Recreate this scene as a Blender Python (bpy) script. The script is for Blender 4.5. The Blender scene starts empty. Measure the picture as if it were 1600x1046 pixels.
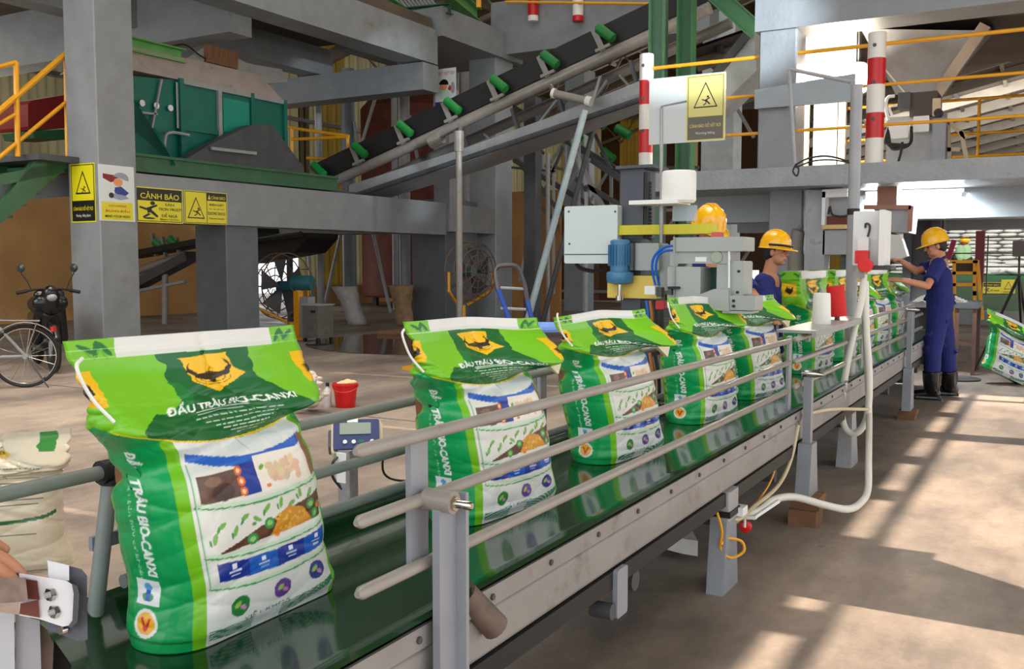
import bpy, bmesh, math, random
import numpy as np
from mathutils import Vector, Matrix, noise as mnoise
S = bpy.context.scene
COL = S.collection
R = math.radians
random.seed(7)
# ------------------------------------------------------------------ camera
F = 1500.0; CH = 1.35
pit = math.atan(113/F); yaw = R(29.65)
fw = Vector((-math.sin(yaw)*math.cos(pit), math.cos(yaw)*math.cos(pit), -math.sin(pit)))
rt = Vector((math.cos(yaw), math.sin(yaw), 0)); up = rt.cross(fw)
CAM = Vector((0, 0, CH))
cd = bpy.data.cameras.new('camera'); cam = bpy.data.objects.new('camera', cd); COL.objects.link(cam)
cd.sensor_width = 36; cd.lens = 36*F/1600; cd.clip_end = 500
cam.matrix_world = Matrix(((rt.x, up.x, -fw.x, 0), (rt.y, up.y, -fw.y, 0), (rt.z, up.z, -fw.z, CH), (0, 0, 0, 1)))
S.camera = cam
def A(px, py, x=None, y=None, z=None, d=None):
    """point of the place seen at a pixel, on the plane x=, y=, z= or at depth d"""
    r = fw*F + rt*(px-800) + up*(523-py)
    t = (x/r.x if x is not None else y/r.y if y is not None else (z-CH)/r.z if z is not None else d/F)
    return CAM + r*t
# ------------------------------------------------------------------ light
S.view_settings.view_transform = 'Standard'; S.view_settings.look = 'None'
S.view_settings.gamma = 1; S.view_settings.exposure = 0.0
S.view_settings.use_curve_mapping = False
w = bpy.data.worlds.new('sky'); S.world = w; w.use_nodes = True
nt = w.node_tree; bg = nt.nodes['Background']
bg.inputs[0].default_value = (0.92, 0.96, 1.0, 1); bg.inputs[1].default_value = 1.6
def aim(o, d): o.rotation_euler = Vector(d).to_track_quat('-Z', 'Y').to_euler()
sl = bpy.data.lights.new('sun', 'SUN'); sl.energy = 14; sl.angle = R(0.3); sl.color = (1, 0.86, 0.70)
so = bpy.data.objects.new('sun', sl); COL.objects.link(so)
SUND = Vector((-1, -0.06, -0.78)); aim(so, SUND)
def area(name, loc, d, sx, sy, e, c=(1, 1, 1)):
    l = bpy.data.lights.new(name, 'AREA'); l.shape = 'RECTANGLE'; l.size = sx; l.size_y = sy; l.energy = e; l.color = c
    o = bpy.data.objects.new(name, l); COL.objects.link(o); o.location = loc; aim(o, d); return o
area('fill_front', (0, -5.5, 4.2), (-0.35, 1, -0.12), 12, 6, 150, (1, 0.98, .96))  # unseen fill lamp behind the camera, added for the open front
area('fill_side', (6.5, 6, 4.5), (-1, 0.1, -0.1), 14, 6, 80, (.88, 0.94, 1))  # added fill lamp at the right side, no fixture there
area('fill_overhead', (-8, 14, 9.5), (0, 0, -1), 10, 12, 300, (1, .96, .91))  # fill lamp added below the roof to lift the floor
area('fill_left', (-19, 12, 6.2), (1, -0.1, -0.5), 14, 4, 200, (1, 0.96, 0.88))  # added fill lamp close to the left wall
area('fill_left_floor', (-6.8, 5.0, 7.4), (-.05, 0, -1), 6, 10, 380, (1, .91, .80)).data.spread = R(75)  # fill lamp added above the left floor; the roof has no opening
area('fill_ochre_wall', (-12.5, 3.2, 3.4), (-.62, .78, -.08), 4, 3, 170, (1, .96, .90))  # fill lamp added to brighten the ochre wall
sp = bpy.data.lights.new('fill_beam_spot', 'SPOT'); sp.energy = 3600; sp.color = (.80, .92, 1); sp.spot_size = R(15); sp.spot_blend = .15; sp.shadow_soft_size = .15  # added spot lamp on the beams, standing in for light through a gap
o = bpy.data.objects.new('fill_beam_spot', sp); COL.objects.link(o); o.location = (1.2, 8.2, 4.0); aim(o, Vector((-11.3, 15.6, 4.0))-o.location)
area('fill_far', (-8, 38, 6.5), (0.1, -1, -0.3), 18, 6, 320, (1, .98, .95))  # added fill lamp before the far wall
area('fill_sack_stack', (-1.5, 25, 4.6), (0, 1, -.55), 6, 2, 420, (1, .99, .96))  # fill lamp added to whiten the far sack stack
# ------------------------------------------------------------------ materials
def lin(c):
    return tuple(((v/255)/12.92 if v <= 10.3 else ((v/255+0.055)/1.055)**2.4) for v in c)
MC = {}
def mat(name, c, rough=.5, metal=0, var=.12, scale=4, bump=0, dirt=None, emit=0, alpha=1, trans=0, coat=0, stretch=None):
    if name in MC: return MC[name]
    m = bpy.data.materials.new(name); m.use_nodes = True; n = m.node_tree.nodes; L = m.node_tree.links
    b = n['Principled BSDF']; c = lin(c)
    b.inputs['Roughness'].default_value = rough; b.inputs['Metallic'].default_value = metal
    b.inputs['Coat Weight'].default_value = coat
    b.inputs['Transmission Weight'].default_value = trans; b.inputs['Alpha'].default_value = alpha
    m.diffuse_color = (*c, 1)
    if emit:
        b.inputs['Emission Color'].default_value = (*c, 1); b.inputs['Emission Strength'].default_value = emit
    if var or bump or dirt:
        tc = n.new('ShaderNodeTexCoord'); vec = tc.outputs['Object']
        if stretch:
            mp = n.new('ShaderNodeMapping'); mp.inputs['Scale'].default_value = stretch; L.new(vec, mp.inputs[0]); vec = mp.outputs[0]
        nz = n.new('ShaderNodeTexNoise'); nz.inputs['Scale'].default_value = scale; nz.inputs['Detail'].default_value = 5
        L.new(vec, nz.inputs['Vector'])
        rp = n.new('ShaderNodeValToRGB'); e = rp.color_ramp.elements
        e[0].position = .3; e[1].position = .7
        e[0].color = (*[v*(1-var) for v in c], 1); e[1].color = (*[min(1, v*(1+var)) for v in c], 1)
        L.new(nz.outputs[0], rp.inputs[0]); out = rp.outputs[0]
        if dirt:
            dc, lo, ds = dirt
            n2 = n.new('ShaderNodeTexNoise'); n2.inputs['Scale'].default_value = ds; n2.inputs['Detail'].default_value = 7
            n2.inputs['Roughness'].default_value = .65
            L.new(vec, n2.inputs['Vector'])
            r2 = n.new('ShaderNodeValToRGB'); r2.color_ramp.elements[0].position = lo; r2.color_ramp.elements[1].position = min(1, lo+.18)
            L.new(n2.outputs[0], r2.inputs[0])
            mx = n.new('ShaderNodeMix'); mx.data_type = 'RGBA'
            L.new(r2.outputs[0], mx.inputs[0]); L.new(out, mx.inputs[6]); mx.inputs[7].default_value = (*lin(dc), 1)
            out = mx.outputs[2]
        L.new(out, b.inputs['Base Color'])
        if bump:
            n3 = n.new('ShaderNodeTexNoise'); n3.inputs['Scale'].default_value = scale*6; n3.inputs['Detail'].default_value = 6
            L.new(vec, n3.inputs['Vector'])
            bp = n.new('ShaderNodeBump'); bp.inputs['Strength'].default_value = bump; bp.inputs['Distance'].default_value = .02
            L.new(n3.outputs[0], bp.inputs['Height']); L.new(bp.outputs[0], b.inputs['Normal'])
    else:
        b.inputs['Base Color'].default_value = (*c, 1)
    MC[name] = m; return m
concrete = mat('painted_concrete', (132, 136, 140), .42, var=.10, scale=3, bump=.25, dirt=((120, 110, 98), .60, 2))
concrete_pale = mat('lit_pale_concrete', (150, 160, 166), .42, var=.07, scale=3, bump=.2)  # paler, bluer concrete copy with the light on it put into the colour
slabbrown = mat('stained_slab_soffit', (92, 78, 68), .8, var=.25, scale=1.2, bump=.2)
steelgrey = mat('grey_painted_steel', (150, 152, 155), .38, var=.10, scale=6, dirt=((110, 98, 86), .62, 6))
steeldark = mat('dark_grey_steel', (70, 72, 76), .5, var=.2, scale=5)
pipegrey = mat('rail_grey_paint', (144, 138, 132), .35, var=.08, scale=9, dirt=((120, 96, 76), .60, 14), coat=.2)
postgrey = mat('post_grey_paint', (138, 142, 150), .35, var=.06, scale=9, dirt=((96, 84, 76), .66, 12))
framegrey = mat('frame_grey_paint', (136, 134, 133), .45, var=.10, scale=5, dirt=((96, 84, 76), .57, 7))
greensteel = mat('green_painted_steel', (44, 92, 58), .45, var=.15, scale=4, dirt=((70, 66, 50), .62, 5))
greenpale = mat('pale_green_steel', (96, 132, 112), .45, var=.12, scale=4)
beltgreen = mat('green_pvc_belt', (9, 52, 25), .16, var=.2, scale=3, coat=.3, stretch=(8, .4, 1))
hoppergreen = mat('teal_hopper_paint', (10, 104, 92), .35, var=.15, scale=3, dirt=((40, 52, 44), .60, 3))
rollergreen = mat('green_roller', (18, 120, 48), .4, var=.1)
black = mat('black_rubber', (18, 18, 19), .55, var=.2)
blackgloss = mat('black_gloss', (16, 16, 18), .2, var=.2)
darkmach = mat('charcoal_steel', (62, 66, 76), .4, var=.08)
yellow = mat('yellow_paint', (226, 158, 22), .4, var=.08, dirt=((150, 100, 30), .68, 8))
yellowlime = mat('lime_yellow_paint', (196, 186, 20), .4, var=.05)
yellowpale = mat('pale_yellow_paint', (222, 196, 84), .45, var=.06)
red = mat('red_paint', (196, 24, 30), .35, var=.06)
redplastic = mat('red_plastic', (214, 20, 22), .35, var=.04)
white = mat('white_paint', (226, 224, 216), .4, var=.04, dirt=((150, 140, 126), .68, 6))
whiteclean = mat('white_plastic', (228, 230, 230), .4, var=.02)
machgrey = mat('sewing_head_grey', (158, 164, 160), .35, var=.05)
boxgrey = mat('control_box_grey', (196, 208, 206), .4, var=.03)
motorblue = mat('motor_blue', (58, 118, 158), .35, var=.08)
hoseblue = mat('air_hose_blue', (20, 96, 190), .3, var=0)
chrome = mat('chrome', (190, 186, 178), .15, 1, var=.05)
rust = mat('rusty_red_steel', (104, 52, 42), .7, var=.3, scale=3)
orangewall = mat('ochre_plaster', (204, 156, 98), .85, var=.16, scale=.9, bump=.15, dirt=((150, 142, 124), .58, 1.1))
sheet = mat('translucent_wall_sheet', (186, 178, 152), .5, var=.10, scale=.7)
sheetyellow = mat('aged_yellow_sheet', (170, 152, 96), .5, var=.12, scale=.8)
for m in (sheet, sheetyellow):
    n_ = m.node_tree.nodes; l_ = m.node_tree.links; bs = n_['Principled BSDF']; tl = n_.new('ShaderNodeBsdfTranslucent'); mx = n_.new('ShaderNodeMixShader'); mx.inputs[0].default_value = .75
    cs = bs.inputs['Base Color'].links[0].from_socket; l_.new(cs, tl.inputs[0]); l_.new(bs.outputs[0], mx.inputs[1]); l_.new(tl.outputs[0], mx.inputs[2]); l_.new(mx.outputs[0], n_['Material Output'].inputs[0])
brownboard = mat('brown_board', (92, 62, 42), .75, var=.25, scale=.8)
woodb = mat('old_wood', (122, 86, 60), .8, var=.3, scale=6, stretch=(1, 8, 1))
skin = mat('skin', (186, 128, 98), .5, var=.05)
lipm = mat('lip_skin', (150, 84, 72), .5, var=0)
hairm = mat('black_hair', (18, 15, 14), .6, var=.2, scale=40)
cloth = mat('blue_work_cloth', (17, 28, 104), .8, var=.14, scale=7, bump=.5)
helmetm = mat('yellow_hard_hat', (240, 178, 8), .22, var=.02, coat=.4)
hosewhite = mat('white_hose', (214, 214, 206), .4, var=.03)
threadred = mat('red_thread', (196, 22, 20), .7, var=.1, scale=60, stretch=(1, 1, 8))
threadwhite = mat('white_thread', (226, 226, 222), .7, var=.04, scale=60, stretch=(1, 1, 8))
sackwhite = mat('white_woven_sack', (206, 206, 200), .7, var=.08, scale=2)
plastic = mat('crumpled_clear_film', (214, 204, 190), .2, var=.08, scale=20, alpha=.72)
# ------------------------------------------------------------------ builders
def link(name, me, m, parent=None, smooth=False, kind=None):
    o = bpy.data.objects.new(name, me); COL.objects.link(o)
    if m is not None and not me.materials: me.materials.append(m)
    if smooth:
        me.polygons.foreach_set('use_smooth', [True]*len(me.polygons))
        if smooth != 'all': me.set_sharp_from_angle(angle=R(40))
    if parent is not None:
        o.parent = parent; r = parent
        while r.parent: r = r.parent
        me.transform(r.matrix_basis.inverted())
    if kind: o['kind'] = kind
    return o
def tag(o, label, cat, group=None, kind=None):
    o['label'] = label; o['category'] = cat
    if group: o['group'] = group
    if kind: o['kind'] = kind
    return o
def T(name, label, cat, loc=(0, 0, 0), group=None, rz=0):
    o = bpy.data.objects.new(name, None); COL.objects.link(o); o.location = loc; o.rotation_euler.z = rz
    o.matrix_basis = Matrix.LocRotScale(Vector(loc), Matrix.Rotation(rz, 3, 'Z').to_quaternion(), None)
    return tag(o, label, cat, group)
class B:
    """collects shapes in world coordinates; build() links them as one mesh"""
    def __init__(s): s.v = []; s.f = []
    def add(s, v, f):
        n = len(s.v); s.v += [tuple(p) for p in v]; s.f += [tuple(i+n for i in q) for q in f]; return s
    def box(s, x0, x1, y0, y1, z0, z1):
        v = [(x, y, z) for x in (x0, x1) for y in (y0, y1) for z in (z0, z1)]
        return s.add(v, [(0, 1, 3, 2), (4, 6, 7, 5), (0, 4, 5, 1), (2, 3, 7, 6), (0, 2, 6, 4), (1, 5, 7, 3)])
    def cbox(s, c, sx, sy, sz, rot=None):
        v = [Vector((x*sx/2, y*sy/2, z*sz/2)) for x in (-1, 1) for y in (-1, 1) for z in (-1, 1)]
        if rot is not None: v = [rot @ p for p in v]
        v = [p+Vector(c) for p in v]
        return s.add(v, [(0, 1, 3, 2), (4, 6, 7, 5), (0, 4, 5, 1), (2, 3, 7, 6), (0, 2, 6, 4), (1, 5, 7, 3)])
    def rbox(s, x0, x1, y0, y1, z0, z1, r=.01, axis='y', n=4):
        """box whose outline seen along axis has rounded corners"""
        if axis == 'y': a0, a1, b0, b1, d0, d1 = x0, x1, z0, z1, y0, y1
        elif axis == 'x': a0, a1, b0, b1, d0, d1 = y0, y1, z0, z1, x0, x1
        else: a0, a1, b0, b1, d0, d1 = x0, x1, y0, y1, z0, z1
        P = []
        for cx, cy, s0 in ((a1-r, b1-r, 0), (a0+r, b1-r, 90), (a0+r, b0+r, 180), (a1-r, b0+r, 270)):
            for k in range(n+1):
                t = R(s0+90*k/n); P.append((cx+r*math.cos(t), cy+r*math.sin(t)))
        return s.prism(P, d0, d1, axis)
    def prism(s, P, d0, d1, axis='y'):
        f = {'y': lambda p, d: (p[0], d, p[1]), 'x': lambda p, d: (d, p[0], p[1]), 'z': lambda p, d: (p[0], p[1], d)}[axis]
        n = len(P); v = [f(p, d0) for p in P]+[f(p, d1) for p in P]
        return s.add(v, [tuple(range(n))[::-1], tuple(range(n, 2*n))]+[(i, (i+1) % n, n+(i+1) % n, n+i) for i in range(n)])
    def tube(s, pts, r, n=10, cap=True):
        pts = [Vector(p) for p in pts]; rr = r if isinstance(r, (list, tuple)) else [r]*len(pts)
        base = len(s.v); up0 = None
        for i, p in enumerate(pts):
            t = (pts[min(i+1, len(pts)-1)]-pts[max(i-1, 0)]).normalized()
            if up0 is None: up0 = Vector((0, 0, 1)) if abs(t.z) < .9 else Vector((1, 0, 0))
            a = up0-t*up0.dot(t); a = a.normalized() if a.length > 1e-4 else t.orthogonal().normalized()
            up0 = a; b = t.cross(a)
            for k in range(n):
                q = 2*math.pi*k/n; s.v.append(tuple(p+(a*math.cos(q)+b*math.sin(q))*rr[i]))
        for i in range(len(pts)-1):
            for k in range(n):
                s.f.append((base+i*n+k, base+i*n+(k+1) % n, base+(i+1)*n+(k+1) % n, base+(i+1)*n+k))
        if cap:
            s.f.append(tuple(base+k for k in range(n))[::-1]); e = base+(len(pts)-1)*n
            s.f.append(tuple(e+k for k in range(n)))
        return s
    def lathe(s, c, prof, n=20, axis='z', M=None):
        """prof: list of (radius, height)"""
        base = len(s.v); c = Vector(c)
        for r, h in prof:
            for k in range(n):
                q = 2*math.pi*k/n; a, b = r*math.cos(q), r*math.sin(q)
                p = Vector({'z': (a, b, h), 'y': (a, h, b), 'x': (h, a, b)}[axis])
                if M is not None: p = M @ p
                s.v.append(tuple(c+p))
        for i in range(len(prof)-1):
            for k in range(n):
                s.f.append((base+i*n+k, base+i*n+(k+1) % n, base+(i+1)*n+(k+1) % n, base+(i+1)*n+k))
        s.f.append(tuple(base+k for k in range(n))[::-1]); e = base+(len(prof)-1)*n
        s.f.append(tuple(e+k for k in range(n)))
        return s
    def bar(s, p, q, w, h, up0=(0, 0, 1)):
        """rectangular bar from p to q, w across, h in the up direction"""
        p, q = Vector(p), Vector(q); t = (q-p).normalized(); u = Vector(up0); a = (u-t*u.dot(t))
        a = a.normalized() if a.length > 1e-3 else t.orthogonal().normalized(); b = t.cross(a)
        v = [c+a*i*h/2+b*j*w/2 for c in (p, q) for i in (-1, 1) for j in (-1, 1)]
        return s.add(v, [(0, 1, 3, 2), (4, 6, 7, 5), (0, 4, 5, 1), (2, 3, 7, 6), (0, 2, 6, 4), (1, 5, 7, 3)])
    def ibeam(s, p, q, w, h, up0=(0, 0, 1), t=.02):
        p, q = Vector(p), Vector(q); d = (q-p).normalized(); u = Vector(up0); a = u-d*u.dot(d)
        a = a.normalized() if a.length > 1e-3 else d.orthogonal().normalized()
        for sg in (-1, 1): s.bar(p+a*sg*(h/2-t/2), q+a*sg*(h/2-t/2), w, t, up0)
        s.bar(p, q, t, h-2*t, up0); return s
    def mesh(s, name):
        me = bpy.data.meshes.new(name); me.from_pydata(s.v, [], s.f); me.update()
        bm = bmesh.new(); bm.from_mesh(me); bmesh.ops.recalc_face_normals(bm, faces=bm.faces); bm.to_mesh(me); bm.free()
        return me
    def build(s, name, m, parent=None, smooth=False, kind=None):
        return link(name, s.mesh(name), m, parent, smooth, kind)
def copytree(o, parent=None):
    c = o.copy(); COL.objects.link(c)
    if parent is not None: c.parent = parent
    for ch in [k for k in bpy.data.objects if k.parent == o]: copytree(ch, c)
    return c
def bez(pts, n=12):
    """smooth curve through points (Catmull-Rom)"""
    P = [Vector(p) for p in pts]; P = [P[0]*2-P[1]]+P+[P[-1]*2-P[-2]]; out = []
    for i in range(1, len(P)-2):
        for k in range(n):
            t = k/n; a, b, c, d = P[i-1:i+3]
            out.append(.5*((2*b)+(c-a)*t+(2*a-5*b+4*c-d)*t*t+(3*b-a-3*c+d)*t**3))
    out.append(P[-2]); return out
def structure(name, bb, m, smooth=False):
    o = bb.build(name, m, None, smooth); o['kind'] = 'structure'; return o
# text as flat mesh: origin, x direction, up direction, size (cap height-ish), centred
def textpoly(body, bold=0.0):
    cu = bpy.data.curves.new('t', 'FONT'); cu.body = body; cu.align_x = 'CENTER'; cu.align_y = 'CENTER'; cu.offset = bold
    cu.resolution_u = 3
    o = bpy.data.objects.new('t', cu); COL.objects.link(o)
    me = bpy.data.meshes.new_from_object(o)
    v = [(p.co.x, p.co.y) for p in me.vertices]; f = [tuple(p.vertices) for p in me.polygons]
    bpy.data.objects.remove(o); bpy.data.curves.remove(cu); bpy.data.meshes.remove(me)
    return v, f
def text(bb, body, o, xd, ud, width=None, height=.7, bold=.01, off=None):
    v, f = textpoly(body, min(bold*.35, .01))
    if not v: return
    x0 = min(p[0] for p in v); x1 = max(p[0] for p in v); y0 = min(p[1] for p in v); y1 = max(p[1] for p in v)
    sy = height/(y1-y0); sx = (width/(x1-x0)) if width else sy
    xd, ud, o = Vector(xd), Vector(ud), Vector(o)
    bb.add([o+xd*(p[0]-(x0+x1)/2)*sx+ud*(p[1]-(y0+y1)/2)*sy for p in v], f)
# ------------------------------------------------------------------ bag print (drawn in code, carried as a colour per vertex)
PX = 1000.0; CW, CHT = 1200, 760          # 1 mm per sample, s in [-.6,.6), h in [0,.76)
art = np.zeros((CHT, CW, 3), np.float32)
def fillp(P, c, rep=True):
    P = np.array(P, float)
    for k in ((-.6, 0, .6) if rep else (0,)):
        X = (P[:, 0]+k+.6)*PX; Y = P[:, 1]*PX
        x0, x1 = max(0, int(X.min())), min(CW, int(X.max())+2); y0, y1 = max(0, int(Y.min())), min(CHT, int(Y.max())+2)
        if x1 <= x0 or y1 <= y0: continue
        acc = np.zeros((y1-y0, x1-x0), np.float32)
        for ox, oy in ((.25, .25), (.75, .75), (.25, .75), (.75, .25)):
            gx, gy = np.meshgrid(np.arange(x0, x1)+ox, np.arange(y0, y1)+oy); ins = np.zeros(gx.shape, bool)
            for i in range(len(X)):
                j = i-1
                if Y[i] == Y[j]: continue
                ins ^= ((Y[i] > gy) != (Y[j] > gy)) & (gx < (X[j]-X[i])*(gy-Y[i])/(Y[j]-Y[i])+X[i])
            acc += ins*.25
        art[y0:y1, x0:x1] = art[y0:y1, x0:x1]*(1-acc[..., None])+np.array(c, np.float32)*acc[..., None]
def rect(x0, x1, y0, y1, c): fillp([(x0, y0), (x1, y0), (x1, y1), (x0, y1)], c)
def ell(cx, cy, rx, ry, c, a=0, n=20):
    a = R(a); P = []
    for k in range(n):
        t = 2*math.pi*k/n; x, y = rx*math.cos(t), ry*math.sin(t)
        P.append((cx+x*math.cos(a)-y*math.sin(a), cy+x*math.sin(a)+y*math.cos(a)))
    fillp(P, c)
def band(f0, f1, x0, x1, c, n=24):
    xs = [x0+(x1-x0)*k/n for k in range(n+1)]
    fillp([(x, f0(x)) for x in xs]+[(x, f1(x)) for x in xs[::-1]], c)
def arttext(body, cx, cy, w, h, c, rot=0, bold=.02):
    v, f = textpoly(body, 0); V = np.array(v); mn, mx = V.min(0), V.max(0); V = (V-(mn+mx)/2)/(mx-mn)*np.array([w, h])
    ca, sa = math.cos(R(rot)), math.sin(R(rot)); V = np.stack([V[:, 0]*ca-V[:, 1]*sa+cx, V[:, 0]*sa+V[:, 1]*ca+cy], 1)
    e = h*bold
    for ox, oy in ((0, 0), (0, 0), (e, 0), (-e, 0), (0, e), (0, -e)) if bold else ((0, 0), (0, 0)):
        for q in f: fillp(V[list(q)]+np.array([ox, oy]), c)
LG, DG, GG, GM = (116, 192, 32), (0, 98, 42), (14, 160, 86), (20, 120, 60)
YL, WH, BL, BD = (240, 190, 16), (222, 225, 222), (16, 92, 190), (20, 52, 150)
art[:] = GG
bnd = lambda x: .405+1.1*x*x
rect(-.2, -.175, 0, .5, LG); rect(.175, .2, 0, .5, LG)
rect(-.175, .175, 0, .5, WH)
rect(-.375, -.2, .02, .024, GM)
for k in range(9):                                             # side leaf trail at the gusset edge
    ell(-.385, .04+k*.042, .012, .022, LG, 20); ell(-.385, .06+k*.042, .008, .016, GM, -20)
# body panels of the front
vv = lambda o, q=.35: (lambda x: o+q*x*x)
for k in range(6): ell(-.15+k*.058, .392+.35*(-.15+k*.058)**2, .024, .022, (212, 222, 224))
band(vv(.352, .9), vv(.370, .9), -.165, .165, BL)
rect(-.155, -.052, .295, .350, (96, 66, 54)); ell(-.1, .31, .03, .018, (70, 46, 40)); ell(-.12, .335, .02, .01, (130, 96, 78))
rect(-.052, -.005, .292, .356, BD)
for k in range(3): ell(-.05, .302+k*.021, .010, .010, (226, 108, 40)); ell(-.05, .302+k*.021, .005, .005, (250, 210, 170))
rect(-.005, .165, .290, .365, (236, 232, 222))
for k in range(30):
    ell(.07+random.uniform(-.04, .04), .325+random.uniform(-.02, .02), .012, .008, (222+random.randint(-12, 12), 196+random.randint(-14, 14), 160), random.uniform(0, 90))
ell(.012, .34, .008, .005, (110, 170, 40), 30); ell(.02, .30, .007, .004, (220, 120, 50)); rect(.15, .175, .29, .39, (140, 96, 70))
for o, w_ in ((.272, .006), (.276, .0), (.170, .0), (.118, .0)): pass
def frame(o, q=.6):
    band(vv(o, q), vv(o+.014, q), -.165, .175, (196, 224, 200)); band(vv(o+.003, q), vv(o+.0055, q), -.17, .175, (20, 120, 66))
frame(.268)
for sx in (-.168,): rect(sx, sx+.006, .13, .37, (196, 224, 200)); rect(sx+.001, sx+.0025, .12, .37, (20, 120, 66))
for px_, py_, a in ((-.12, .245, 30), (-.09, .228, 60), (-.06, .25, 20), (-.03, .238, -30), (.0, .255, 40), (.04, .258, 70), (.07, .25, 20), (.1, .268, 80), (.13, .262, 40), (-.14, .222, 70)):
    ell(px_, py_, .012, .005, (110, 176, 80), a); ell(px_-.01, py_-.008, .007, .003, (60, 140, 60), a+30)
fillp([(-.15, .187), (.17, .200), (.17, .262), (-.02, .222)], (92, 58, 42))
fillp([(.0, .192), (.13, .198), (.1, .235), (.06, .246), (.03, .235)], (206, 146, 40))
for k in range(26): ell(.06+random.uniform(-.05, .05), .214+random.uniform(-.02, .02), .004, .003, (232, 178, 70))
for x, y in ((-.05, .2), (.0, .222), (.125, .235), (.14, .21)): ell(x, y, .014, .012, (40, 150, 80)); ell(x, y, .008, .006, (150, 200, 110))
ell(.02, .196, .009, .009, (226, 130, 50)); ell(.155, .228, .009, .009, (226, 130, 50))
frame(.165)
for k in range(4):
    x0 = -.145+k*.079; c_ = BL if k % 2 else BD
    fillp([(x0, .122+.4*x0*x0), (x0+.079, .122+.4*(x0+.079)**2), (x0+.079, .160+.5*(x0+.079)**2), (x0, .160+.5*x0*x0)], c_)
    cx = x0+.04; b0 = .14+.45*cx*cx
    rect(cx-.006, cx+.006, b0+.006, b0+.016, (225, 235, 250)); rect(cx-.016, cx+.016, b0-.001, b0+.003, (200, 215, 240)); rect(cx-.012, cx+.012, b0-.009, b0-.006, (190, 205, 235))
frame(.098)
for x, y, c_ in ((-.095, .066, (40, 130, 60)), (.02, .068, (104, 66, 150)), (.125, .078, (60, 70, 140))):
    ell(x, y, .025, .022, c_); ell(x-.006, y+.004, .010, .006, (150, 190, 90), 30); ell(x+.008, y-.005, .009, .005, (190, 140, 180), -30)
arttext('VIỆT KHOA', -.02, .034, .13, .014, (50, 110, 80), 0, .0)
for k in range(6):
    band(lambda x, k=k: .002+k*.005+.5*(x+.02)**2*(1-k*.1), lambda x, k=k: .0045+k*.005+.5*(x+.02)**2*(1-k*.1), -.17, -.06, (20, 120, 66))
    band(lambda x, k=k: .002+k*.005+1.1*max(0, x)**2*(1-k*.08), lambda x, k=k: .0045+k*.005+1.1*max(0, x)**2*(1-k*.08), .02, .175, (20, 120, 66))
# upper zone
band(bnd, lambda x: .76, -.3, .3, LG, 40)
dw = lambda h: .118+.10*min(1, max(0, (.60-h)/.12))
hs = [.36+k*.02 for k in range(19)]
P = [(-dw(h), max(h, bnd(-dw(h)))) for h in hs]+[(dw(h), max(h, bnd(dw(h)))) for h in hs[::-1]]
xs = [.218-k*.436/20 for k in range(21)]
fillp([(-dw(h), h) for h in hs if h > bnd(dw(h))]+[(dw(h), h) for h in hs[::-1] if h > bnd(dw(h))]+[(x, bnd(x)) for x in xs], DG)
ell(-.13, .56, .05, .05, (0, 120, 50)); ell(-.16, .575, .045, .055, LG); ell(.205, .62, .06, .045, LG)
band(bnd, lambda x: bnd(x)+.0055, -.27, .27, (236, 200, 30), 30)
fillp([(-.080, .678), (.060, .684), (.066, .635), (.098, .612), (.0, .560), (-.066, .605)], YL)
DK = (44, 30, 12)
horn = [(-.058, .662), (-.064, .640), (-.05, .622), (-.02, .622), (0, .628), (.02, .622), (.044, .628), (.056, .645), (.046, .668), (.058, .655), (.064, .640), (.052, .614), (.025, .604), (0, .598), (-.025, .602), (-.055, .612), (-.074, .635)]
fillp(horn, DK); ell(0, .612, .036, .010, DK); ell(0, .604, .012, .014, DK)
for r_ in (.040, .052):
    for k in range(24):
        t0, t1 = math.pi*(-.95+.9*k/24), math.pi*(-.95+.9*(k+1)/24)
        fillp([(r_*1.05*math.cos(t0), .614+r_*.55*math.sin(t0)), (r_*1.05*math.cos(t1), .614+r_*.55*math.sin(t1)), ((r_+.002)*1.05*math.cos(t1), .614+(r_+.003)*.55*math.sin(t1)), ((r_+.002)*1.05*math.cos(t0), .614+(r_+.003)*.55*math.sin(t0))], (110, 76, 10))
ell(0, .652, .026, .010, YL); rect(-.05, .05, .695, .700, (170, 214, 160))
arttext('ĐẦU TRÂU BIO-CANXI', .012, .530, .335, .033, (244, 247, 244), 0, .035)
random.seed(3)
rect(-.09, .06, .507, .510, (214, 230, 214)); rect(-.09, .04, .501, .5035, (180, 210, 190))
for r_ in range(6):
    y = .490-r_*.0125; x = -.10+.018*r_; e_ = .13-.012*r_
    while x < e_:
        q = random.uniform(.008, .022); rect(x, min(x+q, e_), y-.0015, y+.0015, (206, 224, 208)); x += q+.004
# hem
rect(-.2, .2, .712, .76, (224, 226, 226)); rect(-.2, .2, .698, .712, (214, 218, 214))
for sg in (-1, 1):
    for k, a in ((0, 60), (1, 100), (2, 40)):
        ell(sg*(.222+k*.018), .727, .026, .007, (0, 110, 44), sg*a); ell(sg*(.225+k*.016), .712, .018, .003, (90, 170, 30), sg*(a+20))
rect(-.3, .3, .7275, .729, (236, 240, 226)); rect(-.3, .3, .699, .7003, (206, 226, 190))
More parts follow.
